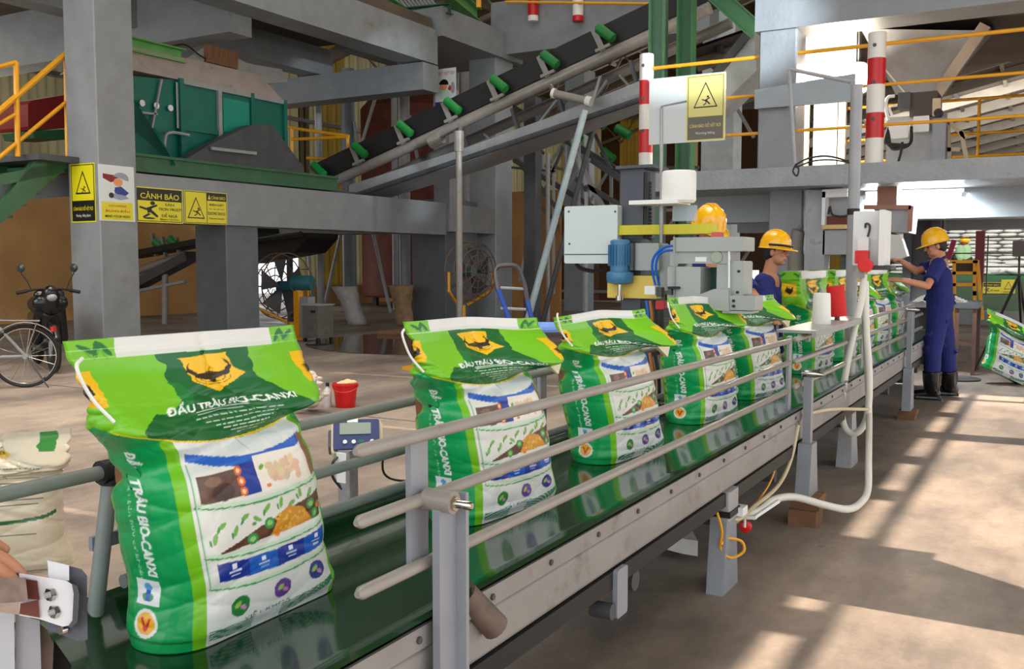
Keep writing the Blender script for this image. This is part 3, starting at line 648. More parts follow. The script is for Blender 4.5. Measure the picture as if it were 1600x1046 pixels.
# outer brackets and legs
def bracket(y, label, z0=.42, z1=.862, w_=.075):
    t = T('rail_bracket', label, 'bracket', (-1.09, y, z0), 'brackets holding the guard rail')
    B().rbox(-1.118, -1.10, y-w_/2, y+w_/2, z0, z1, .01, 'x').box(-1.118, -1.075, y+w_/2-.012, y+w_/2, z0, z1).build('arm', postgrey, t)
    B().tube([(-1.145, y-.02, z1-.01), (-1.075, y-.02, z1-.01)], .024, 16).build('collar', pipegrey, t, True)
    B().tube([(-1.075, y-.02, z1-.012), (-1.035, y-.02, z1-.012), (-1.03, y-.02, z1-.012)], [.010, .010, .006], 12).tube([(-1.076, y-.02, z1-.012), (-1.068, y-.02, z1-.012)], .016, 6).build('bolt', chrome, t, True)
bracket(1.665, 'near guard rail bracket with a chrome bolt in front of the second bag')
def foot(y, z0, z1, w0, w1, label, x=-1.10, blk=0, top=None):
    t = T('support_stand', label, 'stand', (x, y, 0), 'legs of the belt conveyor')
    v = []
    for z, w_ in ((z0, w0), (z1, w1)): v += [(x-.035, y-w_/2, z), (x+.035, y-w_/2, z), (x+.035, y+w_/2, z), (x-.035, y+w_/2, z)]
    B().add(v, [(3, 2, 1, 0), (4, 5, 6, 7), (0, 1, 5, 4), (1, 2, 6, 5), (2, 3, 7, 6), (3, 0, 4, 7)]).build('foot_plate', postgrey, t)
    if top: B().box(x-.02, x+.02, y-.03, y+.02, z1, top).build('upright', postgrey, t)
    if top: B().tube([(x-.03, y-.02, top-.02), (x+.03, y-.02, top-.02), (x+.075, y-.02, top-.022)], [.02, .02, .008], 12).build('bolt', chrome, t, True)
    if blk: tag(B().box(x-.07, x+.07, y-.09, y+.08, 0, blk*.55).box(x-.06, x+.08, y-.07, y+.09, blk*.55, blk).build('wood_block', woodb), 'weathered wooden block under the conveyor leg, '+('near the white hose' if y < 6 else 'beside the standing worker' if y < 9.5 else 'behind the worker'), 'block')
    return t
t = foot(3.82, 0, .30, .21, .13, 'front conveyor leg wrapped with black tape and cables', -1.17)
B().rbox(-1.215, -1.125, 3.755, 3.885, .30, .42, .01, 'z').build('box_top', steelgrey, t)
B().box(-1.22, -1.12, 3.75, 3.89, .315, .34).build('tape', black, t)
B().box(-1.15, -1.10, 3.86, 3.93, .30, .335).build('junction_block', whiteclean, t)
foot(5.02, .15, .42, .21, .11, 'second conveyor leg standing on a split wooden block', -1.10, .15, .80)
foot(8.85, .08, .44, .23, .13, 'third conveyor leg in front of the standing worker', -1.10, .08, .965)
for y in (2.3, 5.3, 8.7):
    tag(B().box(-1.78, -1.72, y-.05, y+.05, 0, .42).build('support_stand', postgrey), {2.3: 'far side conveyor leg behind the second bag', 5.3: 'far side conveyor leg in the shade beneath the belt', 8.7: 'rear far side conveyor leg below the belt'}[y], 'stand')
# hanging bracket under the frame and small roller
t = T('hanging_bracket', 'short grey hanger plate under the near conveyor frame', 'bracket', (-1.13, 2.75, .3))
B().rbox(-1.14, -1.125, 2.62, 2.70, .27, .42, .01, 'x').build('plate', postgrey, t)
B().tube([(-1.2, 2.60, .30), (-1.13, 2.60, .30)], .025, 12).build('roller', steeldark, t, True)
# short dark drive pipe by the second bag
t = T('worn_pipe_stub', 'short rusty pipe stub between the belt and the near frame', 'pipe', (-1.15, 1.95, .5))
B().tube([(-1.15, 1.80, .60), (-1.115, 1.88, .50)], [.03, .034], 14).build('stub', mat('worn_brown_steel', (98, 82, 74), .6, var=.3, scale=20), t, True)
# ------------------------------------------------------------------ bags on the belt
bag_meshes = [make_bag_mesh('bag_upright', 1, hump=.028, fold=.15, lean=-.12),
              make_bag_mesh('bag_folded', 4, hump=.035, fold=1.0, lean=-.16, top=.60, step=.003),
              make_bag_mesh('bag_slumped', 9, hump=.03, fold=1.5, lean=-.23, top=.58, step=.0035, slump=.10),
              make_bag_mesh('bag_open', 12, hump=.0, fold=-.2, openx=1.2, lean=-.12, top=.70, step=.005)]
linerm = mat('cream_paper_liner', (226, 216, 188), .6, var=.05, scale=8)
threadm = mat('sewing_thread', (232, 232, 228), .7, var=0)
def bag(i, k, y, label, x=-1.50, rz_=-.12, flap=True):
    o = bpy.data.objects.new('fertilizer_bag', bag_meshes[k]); COL.objects.link(o)
    tag(o, label, 'bag', 'printed green fertilizer bags on the belt')
    if k in (0, 1, 2):
        tp_ = .60 if k else .61
        dl = (-.10, -.15, -.20)[k]; c = bez([(.03, -.29+dl, tp_-.02), (.045, -.312+dl, tp_-.035), (.05, -.288+dl, tp_-.09), (.075, -.262+dl, tp_-.135)], 5)
        link('thread_tail', B().tube(c, .0035, 6).mesh('thread_tail'), threadm, None, True).parent = o
    if k in (1, 2) and flap:
        dz = 0 if k == 1 else -.03
        V = [(.045, .02, .53+dz), (.058, .09, .565+dz), (.06, .14, .555+dz), (.118, .20, .46+dz), (.128, .16, .41+dz), (.115, .10, .455+dz), (.085, .05, .50+dz)]
        V2 = [(a-.01, b, c_) for a, b, c_ in V]; nn = len(V)
        link('paper_flap', B().add(V+V2, [tuple(range(nn)), tuple(range(nn, 2*nn))[::-1]]+[(j, (j+1) % nn, nn+(j+1) % nn, nn+j) for j in range(nn)]).mesh('paper_flap'), linerm).parent = o
    o.location = (x, y, .590); o.rotation_euler.z = rz_
    return o
bag(0, 0, 1.485, 'nearest green fertilizer bag, largest in view at left on the belt', x=-1.53, rz_=.0)
bag(1, 1, 2.53, 'second green bag from the left, folded top showing cream paper')
bag(2, 2, 3.50, 'third green bag from the left, just left of the sewing machine')
bag(3, 1, 4.53, 'fourth green bag, directly below the grey sewing head', flap=False)
bag(4, 2, 5.45, 'fifth green bag, right of the sewing head with a slumped white top', rz_=-.2)
bag(5, 3, 6.85, 'open topped green bag beside the young helmeted worker')
bag(6, 3, 7.85, 'open topped green bag behind the red and white thread cones', rz_=-.05)
bag(7, 1, 8.60, 'green bag on the belt just right of the hanging white hose')
bag(8, 3, 9.55, 'green bag under the hands of the standing worker', rz_=-.2)
bag(9, 1, 10.5, 'green bag on the belt partly hidden by the standing worker', rz_=-.02)
# ================================================================== sun screen at the right: unseen side wall, its bars and slots shaped to cast the floor shadows
wr = structure('wall_right', B().box(7, 7.02, -8, 43, 6.00, 6.06).box(7, 7.2, -8, 43, 6.30, 8.1).box(7, 7.2, -8, 43, 11.6, 15), concrete)
for k in range(26): B().box(7.0, 7.02, -4+k*1.13, -3.7+k*1.13, 6.05, 6.32).build('upright', steelgrey, wr)
for k in range(5): B().box(7, 7.25, -4.6+k*13, -4.3+k*13, 0, 15).build('pillar', concrete, wr)
B().add([(6, -8, 16.09), (7.2, -8, 15), (7.2, 43, 15), (6, 43, 16.09)], [(0, 1, 2, 3)]).build('wall_sheet', sheet, wr)
for k in range(17): B().box(7.05, 7.08, -8+k*3, -5.03+k*3, 8.1, 11.6).build('wall_sheet', sheet, wr)
t = T('unseen_shadow_caster', 'unseen hopper shape added outside the right edge to throw the dark shadow on the floor', 'hopper', (2.3, 4.4, 0))  # unseen body on a stand, added only for its floor shadow
B().add([(1.9, 4.05, 2.3), (2.5, 4.05, 2.3), (2.5, 4.85, 2.3), (1.9, 4.8, 2.3), (2.1, 4.0, 1.8), (2.35, 4.0, 1.8), (2.35, 4.5, 1.8), (2.1, 4.4, 1.8)], [(0, 1, 2, 3), (4, 5, 6, 7), (0, 1, 5, 4), (1, 2, 6, 5), (2, 3, 7, 6), (3, 0, 4, 7)]).build('cone', steelgrey, t)
B().box(1.8, 2.5, 4.1, 4.95, 2.3, 2.55).build('rim', steelgrey, t)
for x, y, e in ((2.2, 4.3, .09), (2.4, 4.1, .03)): B().tube([(2.9, 2.9+(x-2.2)*-2, 0), (x, y, 1.9)], e, 10).build('leg', steelgrey, t, True)
# ================================================================== left platform: teal hopper, green channels, stair
t = T('teal_hopper', 'large teal green weighing hopper on the platform behind the first column', 'hopper', (-12.5, 10.5, 2.75))
def pt(px, py, x): return A(px, py, x=x)
xs0 = -12.3
y0, y1 = A(282, 200, x=xs0).y, A(445, 200, x=xs0).y; zt, zb = 4.25, 2.78
B().box(-13.6, xs0, y0, y1, zb+.1, zt).build('bin', hoppergreen, t)
for k, y in enumerate((y0, y0+.8, y0+1.55, y1-.03)): B().box(xs0, xs0+.05, y-.03, y+.05, zb, zt+.02).build('rib', steelgrey if k == 1 else hoppergreen, t)
for z in (zt-.02, zb+.72, zb+.1): B().box(xs0, xs0+.045, y0, y1, z-.04, z+.04).build('flange', hoppergreen if z < zt-.1 else steelgrey, t)
B().box(xs0+.001, xs0+.02, y0+.9, y0+1.5, 3.2, 4.1).build('panel', mat('bright_teal', (16, 140, 124), .35, var=.1), t)
B().add([(-13.4, y0-1.1, zt-.1), (-12.35, y0-1.1, zt-.1), (-12.35, y0, zt), (-13.4, y0, zt), (-11.4, y0-.9, zb), (-12.4, y0-.9, zb), (-12.35, y0, zb), (-13.4, y0, zb)], [(0, 1, 2, 3), (4, 5, 6, 7), (0, 1, 5, 4), (1, 2, 6, 5), (2, 3, 7, 6), (3, 0, 4, 7)]).build('front_chute', hoppergreen, t)
B().bar((-12.30, y0-.35, zt-.05), (-12.30, y0-.6, zb+.5), .03, .03).bar((-12.30, y0-.05, zt-.05), (-12.30, y0-.05, zb+.7), .03, .03).bar((-12.3, y0-1.05, 3.62), (-12.3, y0-.45, 3.65), .03, .03).build('edge_trim', steelgrey, t)
for k in range(4): B().lathe((-12.31, y0-1.0+k*.27, 3.78), [(.05, 0), (.05, .02)], 12, 'x').build('bolt_cover', whiteclean, t)
B().tube(bez([(-12.2, y0-.42, zb), (-12.2, y0-.40, 3.25), (-12.2, y0-.28, 3.38), (-12.2, y0+.08, 3.38)], 5), .025, 8).build('hand_loop', steelgrey, t, True)
B().add([(-13.6, y0-1.2, zt), (xs0, y0-1.2, zt), (xs0, y1, zt), (-13.6, y1, zt), (-13.3, y0-.8, zt+.42), (-12.5, y0-.8, zt+.42), (-12.5, y1-.4, zt+.42), (-13.3, y1-.4, zt+.42)], [(0, 1, 2, 3), (4, 5, 6, 7), (0, 1, 5, 4), (1, 2, 6, 5), (2, 3, 7, 6), (3, 0, 4, 7)]).build('lid', mat('dusty_lid', (168, 156, 152), .5, var=.1, dirt=((90, 80, 74), .6, 3)), t)
t = T('discharge_chute', 'dark grey sloping chute in front of the teal hopper', 'chute', (-11.9, 11.5, 2.75))
P = [A(285, 252, x=-11.95), A(330, 225, x=-11.95), A(395, 195, x=-11.95), A(425, 195, x=-11.95), A(475, 262, x=-11.95), A(475, 272, x=-11.95), A(285, 268, x=-11.95)]
B().prism([(p.y, p.z) for p in P], -12.2, -11.95, 'x').build('chute_body', steeldark, t)
B().bar(A(330, 232, x=-11.9), A(400, 240, x=-11.9), .04, .05).build('handle', steelgrey, t)
t = T('green_channel', 'long green steel channel lying on top of the concrete beam', 'beam', (-11.8, 11, 2.62))
for z0_, z1_ in ((2.64, 2.68), (2.86, 2.90)): B().box(-11.75, -11.45, 9.25, 13.75, z0_, z1_).build('flange', greensteel, t)
B().box(-11.52, -11.49, 9.25, 13.75, 2.68, 2.86).build('web', greensteel, t)
tag(B().box(-13.4, -11.7, 8.0, 9.9, 2.70, 2.78).box(-16, -13.4, 8.0, 9.9, 2.70, 2.78).box(-16, -11.9, 9.9, 15, 2.62, 2.70).build('platform_deck', steeldark), 'dark platform deck carrying the teal hopper', 'platform')
# bright green lintel
a = A(210, 72, x=-12.5); tag(B().ibeam((-12.5, a.y-.3, a.z), (-12.5, a.y+.9, a.z), .25, .22).build('green_lintel', mat('light_green_steel', (96, 160, 84), .45)), 'short light green steel beam above the teal hopper', 'beam')
# grey duct and stuff above the hopper
t = T('feed_duct', 'grey feed duct above the teal hopper with a brown side board', 'duct', (-12.6, 11.5, 4.6))
P = [A(285, 110, x=-12.6), A(290, 92, x=-12.6), A(325, 70, x=-12.6), A(390, 100, x=-12.6), A(440, 108, x=-12.6), A(450, 128, x=-12.6), A(400, 132, x=-12.6), A(330, 118, x=-12.6)]
B().prism([(p.y, p.z) for p in P], -13.3, -12.6, 'x').build('duct_body', steelgrey, t)
P = [A(322, 68, x=-12.55), A(372, 82, x=-12.55), A(372, 108, x=-12.55), A(322, 96, x=-12.55)]
B().prism([(p.y, p.z) for p in P], -12.6, -12.55, 'x').build('board', woodb, t)
B().tube(bez([A(268, 72, x=-12.5), A(290, 70, x=-12.5), A(310, 85, x=-12.5), A(322, 92, x=-12.5)], 5), .015, 6).build('cable', black, t)
# stair and yellow railing, far left
t = T('green_stair', 'green steel stair stringer rising at the far left edge', 'stair', (-12, 7, 0))
P = [A(-20, 375, x=-11.95), A(-20, 345, x=-11.95), A(55, 250, x=-11.95), A(105, 245, x=-11.95), A(105, 262, x=-11.95), A(-5, 355, x=-11.95)]
B().prism([(p.y, p.z) for p in P], -12.05, -11.95, 'x').build('stringer', greensteel, t)
B().prism([(p.y, p.z) for p in P], -13.05, -12.95, 'x').build('stringer', greensteel, t)
for k in range(6):
    p = A(92-22*k, 262+19*k, x=-12); B().box(-13, -12, p.y-.14, p.y+.14, p.z-.02, p.z+.02).build('tread', greensteel, t)
B().bar(A(-20, 285, x=-12), A(95, 262, x=-12), .1, .14).build('landing_beam', greensteel, t)
B().bar(A(-20, 300, x=-12.3), A(105, 290, x=-12.3), .1, .3).build('landing_side', concrete, t)
t = T('yellow_stair_rail', 'yellow pipe stair railing at the far left edge', 'railing', (-12, 8, 2.7))
for a, b_, r_ in (((-20, 190), (103, 84), .04), ((-20, 110), (25, 97), .03), ((103, 84), (106, 245), .035), ((25, 97), (28, 245), .035), ((-20, 262), (103, 160), .028), ((-20, 205), (25, 178), .025)):
    B().tube([A(*a, x=-12), A(*b_, x=-12)], r_, 8).build('rail', yellow, t, True)
t = T('red_hood', 'dark red machine hood on a green base behind the yellow stair railing', 'machine', (-14.5, 10.5, 2.8))
P = [A(44, 163, x=-14.5), A(50, 157, x=-14.5), A(104, 148, x=-14.5), A(104, 200, x=-14.5), A(48, 203, x=-14.5), A(44, 198, x=-14.5)]
B().prism([(p.y, p.z) for p in P], -15.3, -14.5, 'x').build('hood', mat('dark_red_hood', (130, 34, 32), .35), t)
P = [A(50, 205, x=-14.5), A(104, 202, x=-14.5), A(104, 218, x=-14.5), A(54, 216, x=-14.5)]
B().prism([(p.y, p.z) for p in P], -15.3, -14.5, 'x').build('base', greensteel, t)
B().box(-15.2, -14.6, A(60, 215, x=-14.5).y, A(104, 215, x=-14.5).y, 2.78, 2.95).build('pedestal', steeldark, t)
# ------------------------------------------------------------------ signs
def sgn(name, label, plane, c, quad, base, edge=None):
    """quad px0,py0,px1,py1; plane 'x' (horizontal along Y) or 'y' (horizontal along X)"""
    kw = {plane: c}; a = A(quad[0], quad[1], **kw); b_ = A(quad[2], quad[3], **kw)
    if plane == 'x': y0, y1 = a.y, b_.y; o = lambda u, v, e=0: Vector((c+.006+e, y0+(y1-y0)*u, b_.z+(a.z-b_.z)*v)); hd = Vector((0, 1, 0)); W = y1-y0
    else: x0, x1 = a.x, b_.x; o = lambda u, v, e=0: Vector((x0+(x1-x0)*u, c-.006-e, b_.z+(a.z-b_.z)*v)); hd = Vector((1, 0, 0)); W = x1-x0
    Hh = a.z-b_.z; t = T(name, label, 'sign', tuple((a+b_)/2))
    def panel(u0, v0, u1, v1, e, m, nm='face', poly=None):
        P = poly or [(u0, v0), (u1, v0), (u1, v1), (u0, v1)]; k = len(P)
        V = [o(u, v, e) for u, v in P]+[o(u, v, e-.004) for u, v in P]
        B().add(V, [tuple(range(k)), tuple(range(k, 2*k))[::-1]]+[(i, (i+1) % k, k+(i+1) % k, k+i) for i in range(k)]).build(nm, m, t)
    def txt(body, u, v, w_, h_, m, bold=.02, nm='lettering'):
        q = B(); text(q, body, o(u, v, .0065), hd, (0, 0, 1), w_*W, h_*Hh, bold); me = bpy.data.meshes.new(nm); me.from_pydata(q.v, [], q.f)
        link(nm, me, m, t)
    panel(0, 0, 1, 1, 0, base, 'board'); return t, panel, txt, W, Hh
signyel = mat('sign_yellow', (222, 210, 22), .35, var=0); ink = mat('sign_black', (16, 16, 14), .4, var=0)
signwhite = mat('sign_white', (216, 222, 222), .35, var=0); inkred = mat('sign_red', (206, 40, 24), .4, var=0); inkblue = mat('sign_blue', (28, 52, 140), .4, var=0)
def man(panel, cx, cy, s, m=None, pose=0, ar=1.0):
    m = m or ink
    limbs = [[(-.1, .1), (.12, .2), (.2, -.1), (-.02, -.2)], [(.1, .2), (.42, .34), (.46, .24), (.16, .08)], [(-.1, .1), (-.42, .2), (-.44, .1), (-.08, -.04)], [(.0, -.2), (-.3, -.42), (-.22, -.5), (.12, -.26)], [(.1, -.16), (.42, -.44), (.5, -.36), (.22, -.04)]]
    for P in limbs: panel(0, 0, 0, 0, .0045, m, 'pictogram', [(cx+x*s, cy+y*s*ar) for x, y in P])
    panel(0, 0, 0, 0, .0045, m, 'pictogram', [(cx+.22*s+.12*s*math.cos(t), cy+(.40+.12*math.sin(t))*s*ar) for t in [k*.628 for k in range(10)]])
def tri(panel, u0, u1, v0, v1, th, base):
    panel(0, 0, 0, 0, .003, ink, 'triangle', [(u0, v0), (u1, v0), ((u0+u1)/2, v1)])
    c = ((u0+u1)/2, v0+(v1-v0)/3); f = 1-th
    panel(0, 0, 0, 0, .004, base, 'triangle_field', [(c[0]+(x-c[0])*f, c[1]+(y-c[1])*f) for x, y in ((u0, v0), (u1, v0), ((u0+u1)/2, v1))])
t, pn, tx, W, Hh = sgn('warning_sign', 'tall yellow falling object warning sign on the left face of the first column', 'y', 8.60, (110, 257, 151, 347), signyel)
pn(.03, .02, .97, .98, .001, ink, 'border'); pn(.06, .37, .94, .965, .002, signyel, 'field'); pn(.06, .035, .94, .35, .002, ink, 'field')
tri(pn, .2, .82, .48, .88, .2, signyel); man(pn, .52, .56, .22, ar=.5); tx('CẢNH BÁO ĐỒ VẬT RƠI', .5, .24, .80, .11, signyel, .03); tx('Warning - falling objects', .5, .11, .6, .06, signwhite)
t, pn, tx, W, Hh = sgn('warning_sign', 'white and yellow mind your head sign with a cartoon worker on the first column', 'x', -11.31, (152.5, 256, 211, 347), signwhite)
pn(.06, .02, .94, .34, .001, signyel, 'field'); tx('COI CHỪNG', .5, .28, .5, .05, inkred); tx('ĐỤNG ĐẦU', .5, .185, .68, .07, inkred, .04); tx('MIND YOUR HEAD', .5, .085, .7, .045, ink)
cir = lambda cx, cy, rx, ry, a0=0, a1=360, n=16: [(cx+rx*math.cos(R(a0+(a1-a0)*k/n)), cy+ry*math.sin(R(a0+(a1-a0)*k/n))) for k in range(n+(a1-a0 < 360))]
pn(0, 0, 0, 0, .001, mat('ink_maroon', (130, 24, 24), .5, var=0), 'pipe_picture', [(.12, .84), (.52, .82), (.55, .74), (.34, .69), (.12, .76)])
pn(0, 0, 0, 0, .0015, mat('ink_face', (226, 150, 106), .5, var=0), 'figure', cir(.54, .70, .13, .075)); pn(0, 0, 0, 0, .002, mat('ink_grey', (150, 156, 170), .5, var=0), 'figure', cir(.62, .77, .22, .11, -20, 160))
pn(0, 0, 0, 0, .0015, inkblue, 'figure', [(.4, .60), (.62, .63), (.84, .52), (.70, .44), (.45, .50)]); pn(0, 0, 0, 0, .002, mat('ink_grey', (150, 156, 170), .5, var=0), 'figure', [(.36, .50), (.72, .47), (.84, .42), (.6, .38), (.36, .42)])
pn(0, 0, 0, 0, .0025, ink, 'figure', cir(.34, .46, .07, .05)); pn(0, 0, 0, 0, .0025, signwhite, 'figure', cir(.38, .58, .06, .04))
t, pn, tx, W, Hh = sgn('warning_sign', 'wide yellow slippery floor warning sign on the concrete beam', 'x', -11.33, (211, 291, 286, 350), signyel)
pn(.02, .03, .98, .97, .001, ink, 'border'); pn(.035, .05, .965, .62, .002, signyel, 'field'); pn(.035, .62, .965, .95, .002, ink, 'field')
tx('CẢNH BÁO', .5, .78, .82, .21, signyel, .04); tx('SÀN', .70, .54, .2, .09, ink, .04); tx('TRƠN TRƯỢT', .71, .39, .5, .11, ink, .04); tx('DỄ NGÃ', .70, .225, .34, .12, ink, .04); tx('Slippery wet floor', .70, .10, .42, .06, ink)
man(pn, .25, .36, .42, ar=1.15); pn(0, 0, 0, 0, .0035, ink, 'pictogram', cir(.27, .12, .12, .025))
t, pn, tx, W, Hh = sgn('warning_sign', 'yellow electric shock warning sign at the right end of the beam signs', 'x', -11.33, (287, 297, 355, 352), signyel)
pn(.015, .02, .985, .98, .001, ink, 'border'); pn(.025, .04, .505, .96, .002, signyel, 'field'); pn(.52, .04, .975, .73, .002, signyel, 'field'); pn(.52, .73, .975, .96, .002, ink, 'field')
tri(pn, .06, .46, .16, .82, .16, signyel); man(pn, .27, .36, .2, ar=1.3)
tx('CẢNH BÁO', .78, .84, .34, .13, signyel, .03); pn(0, 0, 0, 0, .003, signyel, 'pictogram', [(.54, .77), (.6, .77), (.57, .92)]); tx('ĐIỆN GIẬT', .74, .61, .34, .09, ink, .04); tx('Làm việc cẩn thận', .74, .48, .36, .05, ink); tx('ELECTRIC SHOCK', .74, .34, .42, .09, ink, .04); tx('Operate carefully', .74, .18, .36, .06, ink)
# hand pinch sign
t, pn, tx, W, Hh = sgn('warning_sign', 'small white and blue pinched hand sign high on the slim column', 'y', 17.1, (680, 109, 713, 170), signwhite)
pn(.0, .0, 1, .2, .001, inkblue, 'field'); tx('CHÚ Ý KẸT TAY', .5, .88, .9, .12, inkred, .05); tx('DẪN ĐẾN TAI NẠN', .5, .13, .8, .045, signwhite); tx('KHI VẬN HÀNH MÁY', .5, .06, .85, .045, signwhite)
pn(0, 0, 0, 0, .001, mat('ink_face', (226, 150, 106), .5, var=0), 'figure', cir(.4, .56, .17, .10)); pn(0, 0, 0, 0, .0015, ink, 'figure', cir(.42, .62, .22, .12, -10, 180)); pn(0, 0, 0, 0, .002, mat('ink_mint', (190, 216, 206), .5, var=0), 'figure', [(.2, .46), (.6, .48), (.72, .34), (.5, .25), (.28, .27)])
pn(0, 0, 0, 0, .002, inkred, 'figure', [(.6, .5), (.7, .6), (.78, .52), (.72, .44)]); pn(0, 0, 0, 0, .0015, mat('ink_grey', (150, 156, 170), .5, var=0), 'figure', cir(.84, .52, .1, .14))
a = A(696, 100, y=17.3); tag(B().box(a.x-.2, a.x+.2, 17.13, 17.5, 2.0, 5.0).build('sign_post', steelgrey), 'narrow grey post carrying the pinched hand sign', 'post')
# double sign on the yellow railing
t, pn, tx, W, Hh = sgn('warning_sign', 'double sign on the yellow railing, blank white left half and yellow right half', 'y', 11.0, (1015, 124, 1133, 219), signwhite)
pn(.495, .01, .995, .99, .001, mat('sign_faded_yellow', (226, 216, 130), .35, var=0), 'field'); pn(.515, .03, .975, .97, .0015, mat('ink_olive', (120, 116, 60), .5, var=0), 'border'); pn(.525, .37, .965, .96, .002, mat('sign_faded_yellow', (226, 216, 130), .35, var=0), 'field'); pn(.525, .04, .965, .36, .002, mat('ink_grey_brown', (110, 104, 96), .5, var=0), 'field')
tri(pn, .59, .90, .50, .88, .14, mat('sign_faded_yellow', (226, 216, 130), .35, var=0)); man(pn, .75, .60, .12, ar=1.2); tx('CẢNH BÁO ĐỒ VẬT RƠI', .745, .24, .40, .09, mat('sign_faded_yellow', (226, 216, 130), .35, var=0), .03); tx('Warning falling', .745, .12, .25, .05, signwhite)
B().tube([A(1034, 264, y=10.98), A(1034, 166, y=10.98), A(1073, 158, y=10.98)], .012, 8).build('wire_hook', steelgrey, t, True)
# ================================================================== inclined conveyor
YC = 15.0
def AY(px, py): return A(px, py, y=YC)
ic = T('inclined_conveyor', 'grey inclined conveyor with black belt and green rollers rising to the upper right', 'conveyor', tuple(AY(760, 170)))
p0, p1 = AY(505, 292), AY(1110, 12); dv = (p1-p0).normalized(); nv = Vector((-dv.z, 0, dv.x))
B().tube([p0, p1], .10, 16).build('side_pipe', pipegrey, ic, True)
B().tube([p0+Vector((0, 1.1, 0)), p1+Vector((0, 1.1, 0))], .10, 12).build('side_pipe', pipegrey, ic, True)
V = []
for q in (p0+dv*-.1, p1): 
    for k, (yy, hh) in enumerate(((-.02, .50), (.3, .26), (.8, .26), (1.12, .50), (1.12, .46), (.8, .22), (.3, .22), (-.02, .12))): V.append(q+nv*hh+Vector((0, yy, 0)))
B().add(V, [(i, (i+1) % 8, 8+(i+1) % 8, 8+i) for i in range(8)]).build('belt', black, ic, True)
for i in range(11):
    f = [(497, 266), (562, 240), (632, 209), (706, 175), (778, 142), (856, 103), (942, 64)][i] if i < 7 else None
    if f is None: continue
    q = AY(*f); s_ = (q-p0).dot(dv); c = p0+dv*s_
    r_ = .085
    g = B().tube([c+nv*.46+Vector((.0, -.16, 0)), c+nv*.44+dv*.04+Vector((0, -.16, 0)), c+nv*.16+dv*.24+Vector((0, -.16, 0)), c+nv*.13+dv*.26+Vector((0, -.16, 0))], [.03, r_, r_, .03], 12).build('roller', rollergreen, ic, True)
    B().bar(c+nv*.46+Vector((0, -.12, 0))-dv*.06, c+nv*.06+Vector((0, -.12, 0))+dv*.0, .10, .03, (0, 1, 0)).build('roller_bracket', pipegrey, ic)
    B().bar(c+nv*.10-dv*.12+Vector((0, -.14, 0)), c+nv*.10+dv*.16+Vector((0, -.14, 0)), .05, .05).build('clamp', pipegrey, ic)
B().tube([AY(673, 222), AY(690, 213)], .135, 14).build('pipe_coupling', pipegrey, ic, True)
# lower return duct
q0, q1 = AY(548, 300), AY(1030, 128)
V = []
for q in (q0, AY(720, 246), AY(860, 196), q1):
    for yy, hh in ((-.05, -.13), (-.05, .13), (.9, .13), (.9, -.13)): V.append(q+Vector((0, yy, hh)))
Fq = [(i*4+k, i*4+(k+1) % 4, (i+1)*4+(k+1) % 4, (i+1)*4+k) for i in range(3) for k in range(4)]
B().add(V, Fq+[(3, 2, 1, 0), (12, 13, 14, 15)]).build('return_duct', steelgrey, ic)
B().tube([A(548, 308, y=14.8), A(1030, 146, y=14.8)], .05, 8).build('lower_pipe', steeldark, ic, True)
for px, a, b_ in ((720, 205, 248), (800, 170, 215), (870, 140, 190), (985, 95, 145)): B().bar(AY(px, a), AY(px+14, b_), .09, .05).build('strut', steeldark, ic)
for a, b_ in (((735, 205), (765, 232)), ((800, 215), (850, 150)), ((880, 195), (930, 118)), ((950, 110), (985, 150))): B().bar(AY(*a)+Vector((0, .5, 0)), AY(*b_)+Vector((0, .5, 0)), .06, .04).build('strut', steelgrey, ic)
t = T('return_roller', 'grey return roller with white end cap hanging under the inclined conveyor', 'roller', tuple(AY(910, 158)))
B().tube([AY(884, 152)+Vector((0, -.4, 0)), AY(932, 163)+Vector((0, -.4, 0))], .07, 12).build('roller_body', pipegrey, t, True)
B().tube([AY(932, 163)+Vector((0, -.4, 0)), AY(940, 165)+Vector((0, -.4, 0))], .085, 12).build('end_cap', whiteclean, t, True)
B().tube([AY(880, 151)+Vector((0, -.4, 0)), AY(884, 152)+Vector((0, -.4, 0))], .085, 12).build('end_cap', whiteclean, t, True)
B().bar(AY(876, 138)+Vector((0, -.4, 0)), AY(881, 152)+Vector((0, -.3, 0)), .08, .03).build('hanger', pipegrey, t)
B().bar(AY(938, 120), AY(938, 165)+Vector((0, -.3, 0)), .05, .03).build('hanger', pipegrey, t)
# supports
def pole(a, b_, y, r, m, lab, name='steel_brace', cat='brace'):
    pa_, pb_ = A(*a, y=y), A(*b_, y=y)
    if pb_.z < 1.2: pb_ = pa_+(pb_-pa_)*(pa_.z/(pa_.z-pb_.z))
    o = B().tube([pa_, pb_], r, 10).build(name, m, None, True); return tag(o, lab, cat)
gp = A(717, 205, y=14.2)
t = T('conveyor_support', 'slim grey support post of the inclined conveyor with a coupling', 'post', (gp.x, gp.y, 0))
B().tube([(gp.x, gp.y, 0), (gp.x, gp.y, gp.z)], .055, 12).tube([(gp.x, gp.y, 0), (gp.x, gp.y, .02)], .12, 12).build('post_tube', pipegrey, t, True)
B().tube([(gp.x, gp.y, gp.z-.35), (gp.x, gp.y, gp.z)], .085, 12).build('sleeve', pipegrey, t, True)
B().bar((gp.x, gp.y, gp.z-.1), AY(720, 200), .06, .06).build('arm', pipegrey, t)
pole((914, 172), (826, 495), 14.0, .055, mat('pale_blue_steel', (168, 188, 196), .4), 'pale blue leaning strut under the inclined conveyor')
pole((935, 172), (850, 495), 16.2, .05, steeldark, 'dark leaning strut just right of the pale blue one')
pole((884, 190), (915, 290), 16.5, .05, steelgrey, 'dark crossing strut behind the pale blue strut')
